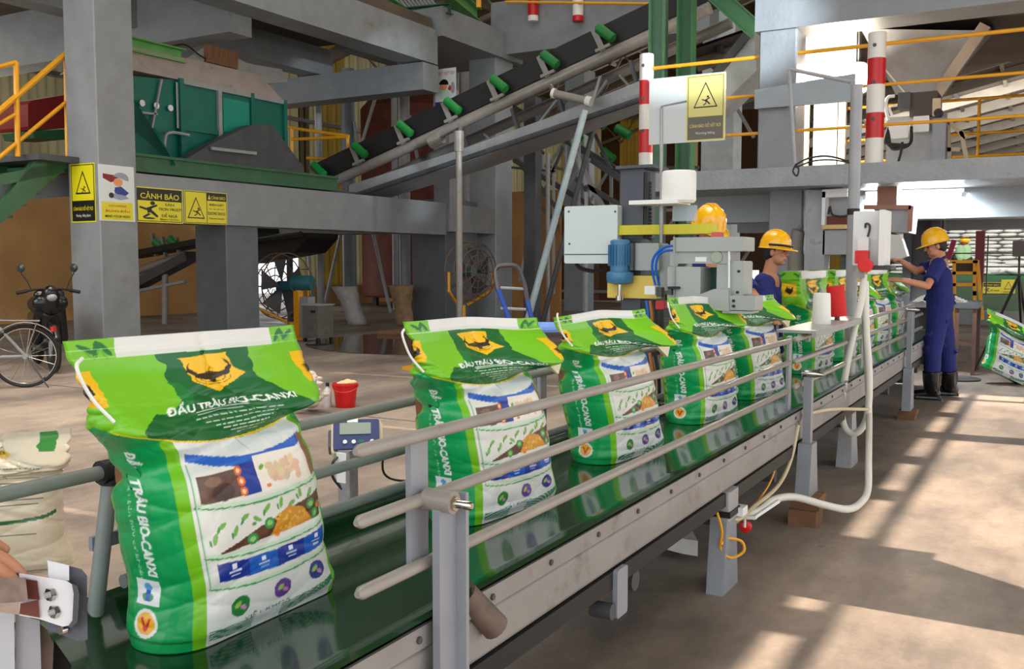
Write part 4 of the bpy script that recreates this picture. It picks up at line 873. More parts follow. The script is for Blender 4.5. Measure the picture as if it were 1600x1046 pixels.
tag(B().box(*(lambda p: (p.x-.13, p.x+.13, p.y-.13, p.y+.13))(A(832, 400, y=17)), 0, 4.6).build('steel_column', steeldark), 'dark square steel post left of the white control box', 'column')
pole((856, 240), (856, 470), 18, .045, steelgrey, 'thin grey rod behind the control box', 'steel_rod', 'rod')
pole((916, 300), (916, 478), 15, .035, steelgrey, 'thin grey rod standing below the control box', 'steel_rod', 'rod')
# second inclined conveyor truss falling to the right in the far background
t = T('conveyor_truss', 'far lattice truss of a second conveyor falling to the right behind the machine', 'truss', tuple(A(950, 250, y=22)))
def TY(px, py, e=0): return A(px, py, y=22+e)
for e in (0, 1.4):
    B().bar(TY(770, 150, e), TY(1170, 390, e), .14, .16).build('chord', steeldark, t); B().bar(TY(770, 230, e), TY(1170, 470, e), .10, .12).build('chord', steeldark, t)
for k in range(11):
    x = 775+k*36; y_ = 153+k*21.6
    B().bar(TY(x, y_), TY(x, y_+80), .07, .07).build('web_bar', steelgrey, t); B().bar(TY(x, y_+80), TY(x+36, y_+21), .06, .06).build('web_bar', steelgrey, t)
for k in range(6):
    x = 850+k*50; y_ = 178+k*30; g = TY(x, y_)+Vector((0, -.3, 0))
    B().tube([g, g+Vector((.28, 0, -.22))], .11, 10).build('roller', rollergreen, t, True)
t = T('conveyor_truss', 'dark conveyor truss seen low through the gap left of the first fan', 'truss', tuple(A(260, 430, y=15)))
def TZ(px, py): return A(px, py, y=14.5)
B().bar(TZ(150, 480), TZ(300, 400), .35, .2).build('chord', steeldark, t); B().bar(TZ(205, 400), TZ(420, 360), .6, .12).build('belt', black, t)
B().tube([TZ(150, 445), TZ(290, 398)], .09, 10).build('side_pipe', pipegrey, t, True)
for px, h_ in ((238, 365), (254, 370), (276, 372)): B().bar(TZ(px, h_), TZ(px+6, h_+36), .08, .05).build('roller_bracket', pipegrey, t)
for px, h_ in ((243, 378), (266, 374)): B().tube([TZ(px, h_), TZ(px+14, h_+12)], .11, 10).build('roller', rollergreen, t, True)
B().tube([TZ(258, 420), TZ(258, 515)], .07, 10).build('leg', pipegrey, t, True)
B().bar(TZ(215, 455), TZ(290, 440), .1, .06).build('strut', steelgrey, t)
t = T('conveyor_pan', 'dark underside of a low conveyor pan above the first fan', 'conveyor', tuple(A(410, 385, y=15.5)))
P = [(345, 364), (480, 364), (480, 372), (460, 395), (365, 412), (345, 400)]
PP = [A(*p, y=15.6) for p in P]; B().prism([(p.x, p.z) for p in PP], 15.6, 16.6, 'y').build('pan', mat('black_pan', (40, 36, 36), .6), t)
B().tube([A(368, 378, y=15.5), A(470, 366, y=15.5)], .07, 8).build('edge_pipe', steeldark, t, True)
for px in (352, 452): a = A(px, 372, y=16); B().box(a.x-.05, a.x+.05, 15.95, 16.05, 0, a.z).build('leg', steeldark, t)
t = T('grid_walkway', 'green steel walkway beams high above the centre', 'walkway', tuple(A(640, 20, y=15)))
for a, b_ in (((560, -20), (640, 30)), ((680, -30), (745, 25))): B().ibeam(A(*a, y=16), A(*b_, y=19), .25, .3).build('beam', mat('light_green_steel', (40, 130, 60), .45), t)
B().ibeam(A(618, 22, y=17), A(705, 14, y=17), .2, .2).build('beam', greensteel, t)
for k in range(14): B().bar(A(596+k*6, 0, y=18.5), A(606+k*6, 12, y=18.5), .03, .05).build('grating_bar', steelgrey, t)
tag(B().tube([A(748, -10, y=16), A(748, 12, y=16)], .05, 8).build('yellow_post', yellow, None, True), 'short yellow post at the top centre edge', 'post')
for x0_, lab in ((833, 'red and white post base high at the top centre'), (903, 'white and red post base high at the top, right of its twin')):
    p = A(x0_, 25, y=19.3); tt = T('striped_post', lab, 'post', tuple(p), 'red and white striped railing posts')
    B().tube([(p.x, p.y, p.z-.0), (p.x, p.y, p.z+.9)], .12, 14).build('band', red if x0_ < 850 else white, tt, True); B().tube([(p.x, p.y, p.z-.12), (p.x, p.y, p.z)], .12, 14).build('band', white if x0_ < 850 else red, tt, True)
tag(B().tube([A(790, 3, y=19.2), A(1018, 6, y=19.2)], .03, 8).build('yellow_rail', yellow, None, True), 'thin yellow rail along the very top centre', 'rail')
# white chute at upper centre right and green steel frame
t = T('white_chute', 'pale sloping chute behind the double sign', 'chute', tuple(A(1150, 110, y=15)))
P = [A(*p, y=15.2) for p in ((1085, 160), (1178, 45), (1182, 110), (1125, 165), (1100, 185))]
B().prism([(p.x, p.z) for p in P], 15.2, 16.0, 'y').build('chute_body', mat('pale_chute', (190, 196, 196), .4), t)
B().bar(A(1092, 150, y=15.1), A(1180, 38, y=15.1), .08, .12).build('edge', steeldark, t)
t = T('green_portal_frame', 'green steel columns rising beside the left striped post', 'frame', (-5.3, 14, 0))
for px in (1028, 1072):
    p = A(px, 100, y=14); B().ibeam((p.x, p.y, 0), (p.x, p.y, 6.4), .2, .24, (1, 0, 0)).build('column', greensteel if px > 1050 else mat('sage_green_steel', (78, 120, 92), .45), t)
B().ibeam(A(1115, -12, y=14), A(1182, 48, y=14), .22, .25).build('brace', greensteel, t)
tag(B().box(*(lambda p, q: (p.x, q.x, p.y, p.y+.6))(A(1096, 200, y=20), A(1146, 200, y=20)), 0, 6.6).build('concrete_column', mat('sunlit_column_tint', (196, 206, 208), .45)), 'column tinted pale for sunlight, seen below the double sign', 'column')  # sunlight on the column put into its pale colour
t = T('lattice_frame', 'dark lattice of thin steel struts behind the machine, left of the control box', 'frame', tuple(A(880, 330, y=19)))
random.seed(11)
for a, b_, w_ in (((800, 262), (868, 268), .05), ((808, 250), (900, 360), .09), ((905, 262), (925, 335), .06), ((870, 350), (835, 455), .06), ((818, 300), (868, 345), .06), ((880, 230), (850, 300), .05), ((898, 240), (945, 330), .10), ((930, 210), (955, 265), .06), ((820, 215), (850, 240), .06), ((845, 190), (900, 215), .07), ((865, 255), (865, 460), .05), ((828, 360), (812, 440), .05), ((905, 210), (905, 330), .05), ((925, 250), (1000, 300), .12), ((900, 280), (1010, 345), .10), ((1140, 150), (1178, 215), .06), ((1100, 180), (1178, 150), .05), ((1040, 262), (1092, 262), .06)):
    B().bar(A(*a, y=19), A(*b_, y=19), w_, w_).build('strut', steelgrey if random.random() < .45 else steeldark, t)
for px, py in ((925, 185), (905, 196), (963, 200), (1010, 240)):
    g = A(px, py, y=18.8); B().tube([g, g+Vector((.3, 0, -.18))], .10, 10).build('roller', rollergreen, t, True)
B().box(A(800, 300, y=19.4).x, A(875, 300, y=19.4).x, 19.4, 19.5, 0, A(800, 300, y=19.4).z).build('ochre_board', mat('ochre_board', (150, 106, 62), .7, var=.2, scale=1), t)
t = T('yellow_railing', 'small yellow railing behind the teal hopper and the conveyor foot', 'railing', tuple(A(500, 240, y=15.5)))
for a, b_ in (((448, 199), (545, 213)), ((455, 218), (545, 214)), ((456, 199), (456, 262)), ((543, 213), (545, 268)), ((480, 247), (545, 252))): B().tube([A(*a, y=15.6), A(*b_, y=15.6)], .035, 8).build('rail', yellow, t, True)
# ================================================================== sewing machine and its stand
YM = 4.62
def M4(px, py, e=0): return A(px, py, y=YM+e)
def mbox(bb, x0, y0, x1, y1, d0, d1, r=.006):
    a, b_ = M4(x0, y0, 0), M4(x1, y1, 0); return bb.rbox(a.x, b_.x, YM+d0, YM+d1, b_.z, a.z, r, 'y')
sm = T('bag_sewing_machine', 'grey bag sewing machine with blue motor on a charcoal lifting tower', 'machine', (-1.93, 4.9, 0))
mbox(B(), 955, 262, 992, 372, .12, .28).build('tower', darkmach, sm)
a = M4(955, 262); b_ = M4(1003, 262)
B().box(a.x+.005, a.x+.115, YM+.135, YM+.27, 0.0, M4(955, 371).z).box(a.x-.25, a.x+.35, YM+.0, YM+.5, 0, .04).build('column', darkmach, sm)
B().box(M4(952, 262).x, M4(1010, 262).x, YM+.08, YM+.32, a.z, a.z+.015).build('cap_plate', steeldark, sm)
for k in range(16):
    p = M4(998, 283+k*6.0); B().tube([p+Vector((-.006, .16, 0)), p+Vector((.010, .16, 0))], .008, 8).build('chain_link', steeldark, sm)
mbox(B(), 992, 266, 997, 372, .12, .16).build('chain_guard', black, sm)
mbox(B(), 990, 470, 1008, 560, .10, .26).build('lower_slide', black, sm)
# control box
mbox(B(), 874, 322, 957, 412, .06, .30, .012).build('control_box', boxgrey, sm)
mbox(B(), 874.5, 397, 956, 398.2, .0585, .06, .001).build('lid_seam', steeldark, sm)
for px, py in ((881, 330), (954, 330), (882, 381)): B().lathe(M4(px, py)+Vector((0, .062, 0)), [(.006, -.004), (.006, .002)], 10, 'y').build('screw', steeldark, sm)
B().tube(bez([M4(900, 412, .15), M4(908, 420, .15), M4(930, 424, .15), M4(948, 418, .15)], 5), .011, 8).build('cable', black, sm, True)
# yellow arm
a, b_ = M4(953, 352), M4(1109, 367); r = .03
P = cir((a.x+.045), YM+.12, .045, .06, 90, 270, 10)+cir(b_.x-.04, YM+.12, .04, .06, -90, 90, 10)
B().prism(P, M4(953, 367).z, a.z, 'z').build('yellow_arm', yellowlime, sm)
# body panels behind the motor
mbox(B(), 980, 380, 1020, 423, .08, .22).build('gear_box', machgrey, sm)
mbox(B(), 1018, 382, 1056, 456, .12, .24).build('back_plate', machgrey, sm)
mbox(B(), 943, 412, 958, 432, .12, .22).build('back_plate', boxgrey, sm)
mbox(B(), 937, 431, 1015, 468, .10, .17, .004).build('yellow_bracket', yellowpale, sm)
mbox(B(), 978, 380, 983, 423, .05, .09, .002).build('panel_edge', steeldark, sm)
# blue motor: vertical, finned
mc = M4(969, 400, .06); zt_, zb_ = M4(969, 374).z, M4(969, 445).z
B().lathe((mc.x, mc.y, 0), [(.040, zt_), (.052, zt_-.006), (.052, zb_+.068), (.068, zb_+.064), (.071, zb_+.058), (.071, zb_+.025), (.066, zb_+.008), (.03, zb_)], 24).build('motor', motorblue, sm, True)
for k in range(20):
    q = 2*math.pi*k/20; d = Vector((math.cos(q), math.sin(q), 0)); c = Vector((mc.x, mc.y, (zt_+zb_+.07)/2))+d*.056
    B().bar(c-Vector((0, 0, .055)), c+Vector((0, 0, .055)), .003, .016, d).build('motor_fin', motorblue, sm)
mbox(B(), 947, 385, 956, 414, .03, .08, .004).build('terminal_box', motorblue, sm)
B().tube([(mc.x, mc.y, zb_), (mc.x, mc.y, zb_-.075)], .012, 12).tube([(mc.x, mc.y, zb_-.06), (mc.x, mc.y, zb_-.085)], .022, 12).build('spindle', chrome, sm, True)
# sewing head
hd_ = B(); mbox(hd_, 1063, 372, 1170, 393, -.10, .10, .006); hd_.build('head_cover', machgrey, sm)
hd_ = B(); mbox(hd_, 1054, 376, 1066, 416, -.06, .08, .01); mbox(hd_, 1064, 391, 1148, 412, -.08, .09, .012); hd_.build('head_upper', machgrey, sm)
hd_ = B(); mbox(hd_, 1127, 408, 1168, 462, -.07, .08, .01); hd_.build('head_front_column', machgrey, sm)
hd_ = B(); mbox(hd_, 1054, 417, 1104, 482, -.10, .08, .006); hd_.build('head_rear_box', machgrey, sm)
P = [M4(*p) for p in ((1094, 464), (1128, 451), (1150, 452), (1152, 485), (1094, 480))]
B().prism([(p.x, p.z) for p in P], YM-.13, YM+.05, 'y').build('looper_cover', machgrey, sm)
hd_ = B(); mbox(hd_, 1150, 461, 1190, 484, -.12, .02, .004); mbox(hd_, 1140, 484, 1184, 489, -.12, .02, .002); hd_.build('needle_block', machgrey, sm)
mbox(B(), 1104, 418, 1127, 456, .06, .09).build('green_door', mat('dark_teal_cover', (20, 84, 72), .4), sm)
B().lathe(M4(1128, 402)+Vector((0, -.085, 0)), [(.028, -.004), (.030, .0), (.030, .01)], 20, 'y').build('sight_glass', mat('sight_glass', (150, 160, 140), .15), sm, True)
mbox(B(), 1095, 402, 1112, 409, -.083, -.08, .001).build('maker_plate', whiteclean, sm)
B().tube([M4(1139, 392, -.09), M4(1139, 450, -.09)], .005, 8).build('guide_rod', whiteclean, sm)
for px, py in ((1158, 469), (1158, 477), (1060, 450), (1142, 457), (1132, 457), (1166, 424), (1164, 456)):
    B().lathe(M4(px, py)+Vector((0, -.125 if px > 1150 else -.105, 0)), [(.007, -.006), (.007, .004)], 10, 'y').build('screw', black, sm)
mbox(B(), 1057, 447, 1074, 451, -.13, -.10).build('lever', black, sm); mbox(B(), 1057, 451, 1063, 460, -.13, -.10).build('lever', steeldark, sm)
mbox(B(), 1113, 363, 1127, 372, -.02, .04).build('red_cap', mat('faded_red', (196, 78, 72), .5), sm)
for k, o_ in enumerate((0, .02)):
    B().tube(bez([M4(1063, 385, -.05)+Vector((0, 0, -o_)), M4(1040, 386, -.06)+Vector((0, 0, -o_)), M4(1023, 400, -.06)+Vector((o_, 0, 0)), M4(1019, 420, -.05)+Vector((o_, 0, 0)), M4(1024, 446, -.03)+Vector((o_, 0, 0))], 6), .007, 8).build('air_hose', hoseblue, sm, True)
mbox(B(), 1014, 447, 1030, 460, -.06, .0, .003).build('valve', whiteclean, sm); mbox(B(), 1030, 449, 1038, 464, -.04, .0, .003).build('valve', steeldark, sm)
B().tube([M4(1053, 370, -.11), M4(1053, 500, -.11)], .004, 8).build('long_rod', steelgrey, sm)
B().tube([M4(1033, 170, .05), M4(1033, 380, .05)], .008, 8).build('thread_mast', steelgrey, sm)
mbox(B(), 985, 314, 1060, 318, -.02, .18, .001).build('thread_tray', whiteclean, sm)
B().tube([M4(1033, 318, .08), M4(1033, 350, .08)], .012, 8).build('tray_stem', steelgrey, sm)
pc = M4(1061, 291, .08); B().lathe((pc.x, pc.y, 0), [(.075, M4(1061, 316).z), (.087, M4(1061, 312).z), (.087, M4(1061, 268).z), (.08, M4(1061, 265).z), (.02, M4(1061, 265).z)], 28).build('thread_cone', threadwhite, sm, True)
mbox(B(), 1040, 320, 1078, 344, .10, .11, .004).build('clear_guard', mat('clear_acrylic', (200, 214, 224), .1, var=0, alpha=.35), sm)
# things under the machine
t = T('hose_bundle', 'hanging hoses and rust coloured post under the sewing machine', 'hose', tuple(M4(1015, 520)))
for k, (px, m_) in enumerate(((1016, mat('rust_orange', (176, 110, 40), .5)), (1010, hoseblue), (1024, black))):
    B().tube(bez([M4(px, 470, .05), M4(px+3, 500, .05), M4(px-2, 540, .05), M4(px+6, 600, .05), M4(px+3, 690, .1)], 6), .010, 8).build('hose', m_, t, True)
mbox(B(), 1022, 470, 1034, 484, .02, .08).build('fitting', red, t)
# ================================================================== control pole, box, socket, hose, thread cones
px_ = (-1.19, 6.62)
t = T('control_pole', 'tall grey pole carrying the control box beside the conveyor', 'pole', (px_[0], px_[1], 0))
B().tube([(px_[0], px_[1], .25), (px_[0], px_[1], 2.50)], .038, 18).build('tube', steelgrey, t, True)
B().tube([(px_[0], px_[1], .55), (px_[0], px_[1], .60)], .041, 18).tube([(px_[0], px_[1], 1.66), (px_[0], px_[1], 1.70)], .041, 18).build('tape', black, t, True)
B().add([(-1.24, 6.50, 0), (-1.14, 6.50, 0), (-1.14, 6.74, 0), (-1.24, 6.74, 0), (-1.22, 6.58, .55), (-1.16, 6.58, .55), (-1.16, 6.66, .55), (-1.22, 6.66, .55)], [(3, 2, 1, 0), (4, 5, 6, 7), (0, 1, 5, 4), (1, 2, 6, 5), (2, 3, 7, 6), (3, 0, 4, 7)]).build('foot', steelgrey, t)
pa = A(1236, 105, y=6.65)
B().tube([A(1233, 108, y=6.65), A(1242, 258, y=6.65)], .013, 8).tube([A(1233, 108, y=6.65), A(1300, 122, y=6.65), A(1330, 128, y=6.65)], .013, 8).build('hanger_rod', steelgrey, t, True)
B().tube(bez([A(1242, 258, y=6.6), A(1262, 248, y=6.6), A(1290, 244, y=6.6), A(1318, 250, y=6.6), A(1338, 262, y=6.6)], 6), .006, 6).tube(bez([A(1243, 262, y=6.6), A(1270, 252, y=6.6), A(1300, 250, y=6.6), A(1330, 255, y=6.6)], 6), .005, 6).build('black_wire', black, t, True)
B().tube(bez([A(1243, 258, y=6.6), A(1239, 268, y=6.6), A(1245, 275, y=6.6), A(1248, 265, y=6.6), A(1243, 258, y=6.6)], 5), .006, 6).build('wire_loop', black, t, True)
# box
def K(px, py, e=0): return A(px, py, y=6.55+e)
t = T('electric_box', 'white electric control box with an open door strapped to the grey pole', 'control box', tuple(K(1365, 370)))
a, b_ = K(1336, 331), K(1380, 415)
B().rbox(a.x, b_.x, 6.50, 6.66, b_.z, a.z, .01, 'y').build('box_body', whiteclean, t)
a, b_ = K(1382, 330), K(1388, 415); B().rbox(a.x, b_.x, 6.36, 6.62, b_.z, a.z, .004, 'y').build('door', whiteclean, t)
a, b_ = K(1380, 334), K(1383, 410); B().box(a.x, b_.x, 6.46, 6.6, b_.z, a.z).build('gap_strip', black, t)  # black strip filling the gap between box and door
a, b_ = K(1364, 415), K(1398, 422); B().rbox(a.x, b_.x, 6.40, 6.60, b_.z, a.z, .004, 'y').build('cable_gland', steeldark, t)
B().tube(bez([K(1352, 356, -.06), K(1353, 350, -.07), K(1358, 351, -.08), K(1359, 358, -.08), K(1356, 370, -.07)], 5), .007, 8).build('door_handle', steeldark, t, True)
for q in ((1350, 378), (1356, 383)): B().box(K(*q).x-.012, K(*q).x+.012, 6.494, 6.50, K(*q).z-.006, K(*q).z+.006).build('label', steelgrey, t)
t = T('red_socket', 'red industrial plug hanging on a white plate below the electric box', 'socket', tuple(K(1352, 410, -.1)))
B().rbox(K(1345, 400).x, K(1362, 400).x, 6.42, 6.48, K(1352, 402).z, K(1352, 372).z, .006).build('plate', whiteclean, t)
B().rbox(K(1344, 400).x, K(1364, 400).x, 6.36, 6.44, K(1352, 412).z, K(1352, 392).z, .008).build('socket_body', redplastic, t)
c = K(1352, 415, -.22); B().lathe(c, [(.040, -.03), (.044, -.02), (.044, .03), (.03, .05)], 20, 'y').build('plug_cap', redplastic, t, True)
B().rbox(K(1343, 400).x, K(1359, 400).x, 6.36, 6.44, K(1352, 434).z, K(1352, 424).z, .006).build('plug_tail', steelgrey, t)
# white hose
t = T('white_hose', 'white flexible hose looping from the electric box down along the floor', 'hose', (-1.1, 6.3, .3))
B().tube(bez([K(1350, 430, -.15), K(1346, 470, -.2), K(1334, 520, -.25), K(1322, 580, -.3), K(1315, 635, -.3), K(1320, 668, -.3), K(1335, 678, -.3), K(1350, 664, -.3), K(1357, 635, -.28), K(1358, 580, -.28), K(1354, 520, -.2), K(1352, 440, -.15)], 8), .021, 12).build('hose_loop', hosewhite, t, True)
g = lambda px, py, z=.03: A(px, py, z=z)
B().tube(bez([K(1349, 440, -.15), K(1352, 520, -.18), K(1356, 600, -.2), K(1358, 650, -.3), A(1357, 720, y=5.6), A(1356, 765, y=5.4), A(1345, 786, y=5.2), A(1325, 796, y=5.0), A(1290, 790, y=4.85), A(1240, 777, y=4.7), A(1205, 783, y=4.5), A(1180, 800, y=4.25), A(1130, 802, y=4.05), A(1105, 790, y=3.9)], 8), .019, 12).build('hose_run', hosewhite, t, True)
t = T('cable_bundle', 'thin cream and yellow cables tied to the front conveyor leg', 'cable', (-1.1, 3.9, .3))
B().tube(bez([A(1080, 800, y=3.72), A(1090, 783, y=3.72), A(1110, 792, y=3.75), A(1150, 812, y=3.9), A(1180, 790, y=4.2), A(1215, 760, y=4.6), A(1235, 720, y=4.85), A(1247, 665, y=4.95)], 7), .010, 8).build('cable', mat('cream_cable', (196, 184, 150), .5), t, True)
B().tube(bez([A(1248, 650, y=5.0), A(1300, 640, y=5.6), A(1358, 640, y=6.2)], 7), .010, 8).build('cable', mat('cream_cable', (196, 184, 150), .5), t, True)
B().tube(bez([A(1120, 800, y=3.7), A(1128, 830, y=3.72), A(1126, 858, y=3.74), A(1142, 872, y=3.78), A(1162, 862, y=3.84), A(1158, 846, y=3.84), A(1135, 842, y=3.78), A(1126, 852, y=3.72)], 7), .006, 6).build('yellow_wire', yellow, t, True)
B().tube(bez([A(1200, 685, y=4.6), A(1212, 720, y=4.6), A(1200, 760, y=4.5), A(1160, 810, y=4.1), A(1125, 830, y=3.75)], 7), .005, 6).build('yellow_wire', yellow, t, True)
t = T('transport_dolly', 'small red caster wheel on a white bracket beside the cables', 'dolly', tuple(A(1165, 820, y=4.05)))
c = A(1165, 823, y=4.05); B().lathe(c, [(.020, -.012), (.026, -.008), (.026, .008), (.020, .012)], 18, 'y').build('wheel', redplastic, t, True)
B().bar(c+Vector((-.06, -.015, .035)), c+Vector((.05, -.015, .05)), .02, .014).bar(c+Vector((0, -.016, .045)), c+Vector((0, -.016, 0)), .012, .008).build('bracket', whiteclean, t)
B().bar(c+Vector((.03, 0, .04)), c+Vector((.10, .16, .09)), .014, .014).build('arm', whiteclean, t)
tag(B().prism([tuple(g(x, y, 0))[:2] for x, y in ((1000, 858), (1035, 851), (1075, 850), (1090, 880), (1066, 876))], .03, .10, 'z').build('white_channel', white), 'white steel channel lying on the floor under the conveyor', 'channel')
# thread table
t = T('thread_shelf', 'small grey shelf on the guard rail holding the thread cones', 'shelf', (-1.17, 5.6, 1.0))
B().box(-1.27, -1.07, 5.02, 6.5, .985, 1.0).box(-1.09, -1.07, 5.02, 6.5, .965, .985).build('shelf_plate', steelgrey, t)
for y in (5.2, 6.3): B().box(-1.16, -1.14, y-.02, y+.02, .93, .985).build('bracket', steelgrey, t)
t = T('thread_cone', 'white thread cone standing on the small shelf', 'thread cone', (-1.17, 5.62, 1.0))
B().lathe((-1.17, 5.62, 0), [(.052, 1.0), (.053, 1.005), (.047, 1.165), (.043, 1.175), (.012, 1.177)], 24).build('thread', threadwhite, t, True)
B().tube([(-1.17, 5.62, 1.17), (-1.17, 5.62, 1.20)], .012, 10).build('core', steelgrey, t)
t = T('thread_cone', 'red thread cone tilted on the small shelf beside the pole', 'thread cone', (-1.17, 6.02, 1.0))
M_ = Matrix.Rotation(R(-5), 3, 'Y'); B().lathe((-1.16, 6.02, 1.022), [(.056, 0), (.057, .006), (.052, .178), (.048, .186), (.012, .188)], 24, 'z', M_).build('thread', threadred, t, True)
B().tube([(-1.16, 6.02, 1.0), (-1.16, 6.02, 1.03)], .016, 10).build('core', woodb, t)
# ================================================================== right background: weighing hopper, annex roof, sack store
annex = mat('annex_roof_sheet', (84, 75, 66), .7, var=.15, scale=1.5)
def az_(x, y): return 3.9+(x+6)*.22+(40-y)*.055
ar_ = structure('ceiling_annex', B().add([(-6, 17, az_(-6, 17)), (7, 17, az_(7, 17)), (7, 41, az_(7, 41)), (-6, 41, az_(-6, 41))], [(0, 1, 2, 3)]).add([(-6, 17, az_(-6, 17)+.05), (7, 17, az_(7, 17)+.05), (7, 41, az_(7, 41)+.05), (-6, 41, az_(-6, 41)+.05)], [(0, 1, 2, 3)]), annex)
pale_pur = mat('pale_purlin', (128, 118, 104), .6)
for k in range(16):
    y = 17.5+k*1.5; B().bar((-6, y, az_(-6, y)-.13), (7, y, az_(7, y)-.13), .08, .24).build('purlin', pale_pur, ar_)
for k in range(12):
    x = -5.5+k*1.05; B().bar((x, 17.2, az_(x, 17.2)-.05), (x, 41, az_(x, 41)-.05), .07, .1).build('rafter', steeldark if k % 3 == 0 else pale_pur, ar_)
# big hopper under the beam
t = T('feed_hopper', 'big grey sloping feed hopper under the top right beam', 'hopper', tuple(A(1430, 110, y=14)))
def Y14(px, py, e=0): return A(px, py, y=13.6+e)
V = [Y14(*p) for p in ((1345, 45), (1555, 48), (1470, 148), (1400, 148))]; V2 = [Y14(*p, 1.6) for p in ((1345, 45), (1555, 48), (1470, 148), (1400, 148))]
B().add(V+V2, [(0, 1, 2, 3), (4, 5, 6, 7), (0, 1, 5, 4), (1, 2, 6, 5), (2, 3, 7, 6), (3, 0, 4, 7)]).build('cone', steelgrey, t)
B().bar(Y14(1540, 40, -.1), Y14(1462, 152, -.1), .12, .14).build('corner_rib', mat('warm_grey_steel', (150, 138, 126), .5), t)
B().bar(Y14(1380, 105, -.05), Y14(1416, 148, -.05), .02, .02).build('rib', whiteclean, t)
t = T('weighing_machine', 'weighing machine with dark motor box and black cables on the deck', 'machine', tuple(A(1430, 258, y=12.6)))
def W_(px, py, e=0): return A(px, py, y=12.6+e)
def wb(x0, y0, x1, y1, d0, d1, m, nm):
    a, b_ = W_(x0, y0), W_(x1, y1); B().rbox(a.x, b_.x, 12.6+d0, 12.6+d1, b_.z, a.z, .01).build(nm, m, t)
wb(1422, 145, 1464, 180, 0, .4, mat('dark_brown_box', (66, 56, 50), .5), 'motor_box'); wb(1404, 146, 1423, 170, -.05, .2, steeldark, 'gear_box')
wb(1384, 182, 1476, 266, .1, .12, steelgrey, 'back_panel'); wb(1458, 186, 1477, 256, -.05, .3, postgrey, 'support_arm'); wb(1428, 183, 1452, 206, -.05, .2, whiteclean, 'white_duct')
wb(1391, 196, 1421, 217, -.12, .0, whiteclean, 'junction_box'); wb(1458, 155, 1470, 182, -.05, .1, mat('cream_part', (200, 180, 150), .5), 'valve')
B().lathe(W_(1466, 176, -.1), [(.05, 0), (.05, .05)], 12, 'y').build('hand_wheel', black, t)
for k in range(3): B().tube(bez([W_(1388, 200, -.1), W_(1384+k*4, 222+k*4, -.14), W_(1400+k*3, 226+k*3, -.14), W_(1422, 224, -.14), W_(1424, 198, -.1)], 6), .018, 6).build('cable_loop', black, t, True)
B().tube(bez([W_(1410, 222, -.14), W_(1408, 236, -.14), W_(1403, 255, -.1)], 5), .015, 6).build('cable', black, t, True)
B().tube(bez([W_(1388, 188, -.1), W_(1384, 165, -.12), W_(1388, 152, -.1), W_(1398, 150, -.1)], 5), .02, 6).build('white_pipe', whiteclean, t, True)
B().tube(bez([W_(1394, 180, -.1), W_(1390, 168, -.12), W_(1402, 165, -.1)], 5), .015, 6).build('white_pipe', whiteclean, t, True)
t = T('bright_panel', 'pale bright sheet panels between the deck columns', 'panel', tuple(A(1290, 200, y=13.8)))
for x0_, x1_, m_ in ((1226, 1234, 'a'), (1247, 1261, 'a'), (1272, 1308, 'b'), (1309, 1319, 'a')):
    a, b_ = A(x0_, 158, y=13.9), A(x1_, 262, y=13.9); B().box(a.x, b_.x, 13.9, 14.0, 2.42, 3.9).build('sheet', mat('pale_sheet_'+m_, (232, 222, 206) if m_ == 'a' else (206, 218, 216), .5), t)
t = T('bright_panel', 'white sheets added left of the flood lamp to look overexposed', 'panel', tuple(A(1290, 100, y=13.7)))  # sheets added to catch the lamp, standing in for a sky-bright opening
for x0_, x1_ in ((1236, 1262), (1264, 1298), (1300, 1336)):
    a, b_ = A(x0_, 50, y=13.7), A(x1_, 142, y=13.7); B().box(a.x, b_.x, 13.7, 13.75, b_.z, min(a.z, 4.44)).build('sheet', whiteclean, t)
t = T('deck_brackets', 'thin steel bracket frame hanging left of the flood lamp', 'bracket', tuple(A(1240, 150, y=12.3)))
B().box(A(1247, 150, y=12.3).x, A(1257, 150, y=12.3).x, 12.28, 12.34, 2.42, 4.0).build('angle', steelgrey, t)
a, b_ = A(1180, 138, y=10.95), A(1335, 158, y=10.95); B().add([(a.x, 10.93, b_.z), (b_.x, 10.93, b_.z), (b_.x, 10.93, a.z+.06), (a.x, 10.93, a.z-.02), (a.x, 10.98, b_.z), (b_.x, 10.98, b_.z), (b_.x, 10.98, a.z+.06), (a.x, 10.98, a.z-.02)], [(0, 1, 2, 3), (7, 6, 5, 4), (0, 4, 5, 1), (1, 5, 6, 2), (2, 6, 7, 3), (3, 7, 4, 0)]).build('flat_plate', concrete_pale, t)
t = T('handrail_frame', 'small cream handrail frame on the deck right of the weighing machine', 'frame', tuple(A(1495, 230, y=12.8)))
for a, b_ in (((1480, 186), (1484, 258)), ((1502, 205), (1512, 256)), ((1480, 188), (1510, 216)), ((1478, 234), (1500, 234))): B().bar(A(*a, y=12.8), A(*b_, y=12.8), .05, .05).build('bar', mat('cream_part', (200, 180, 150), .5), t)
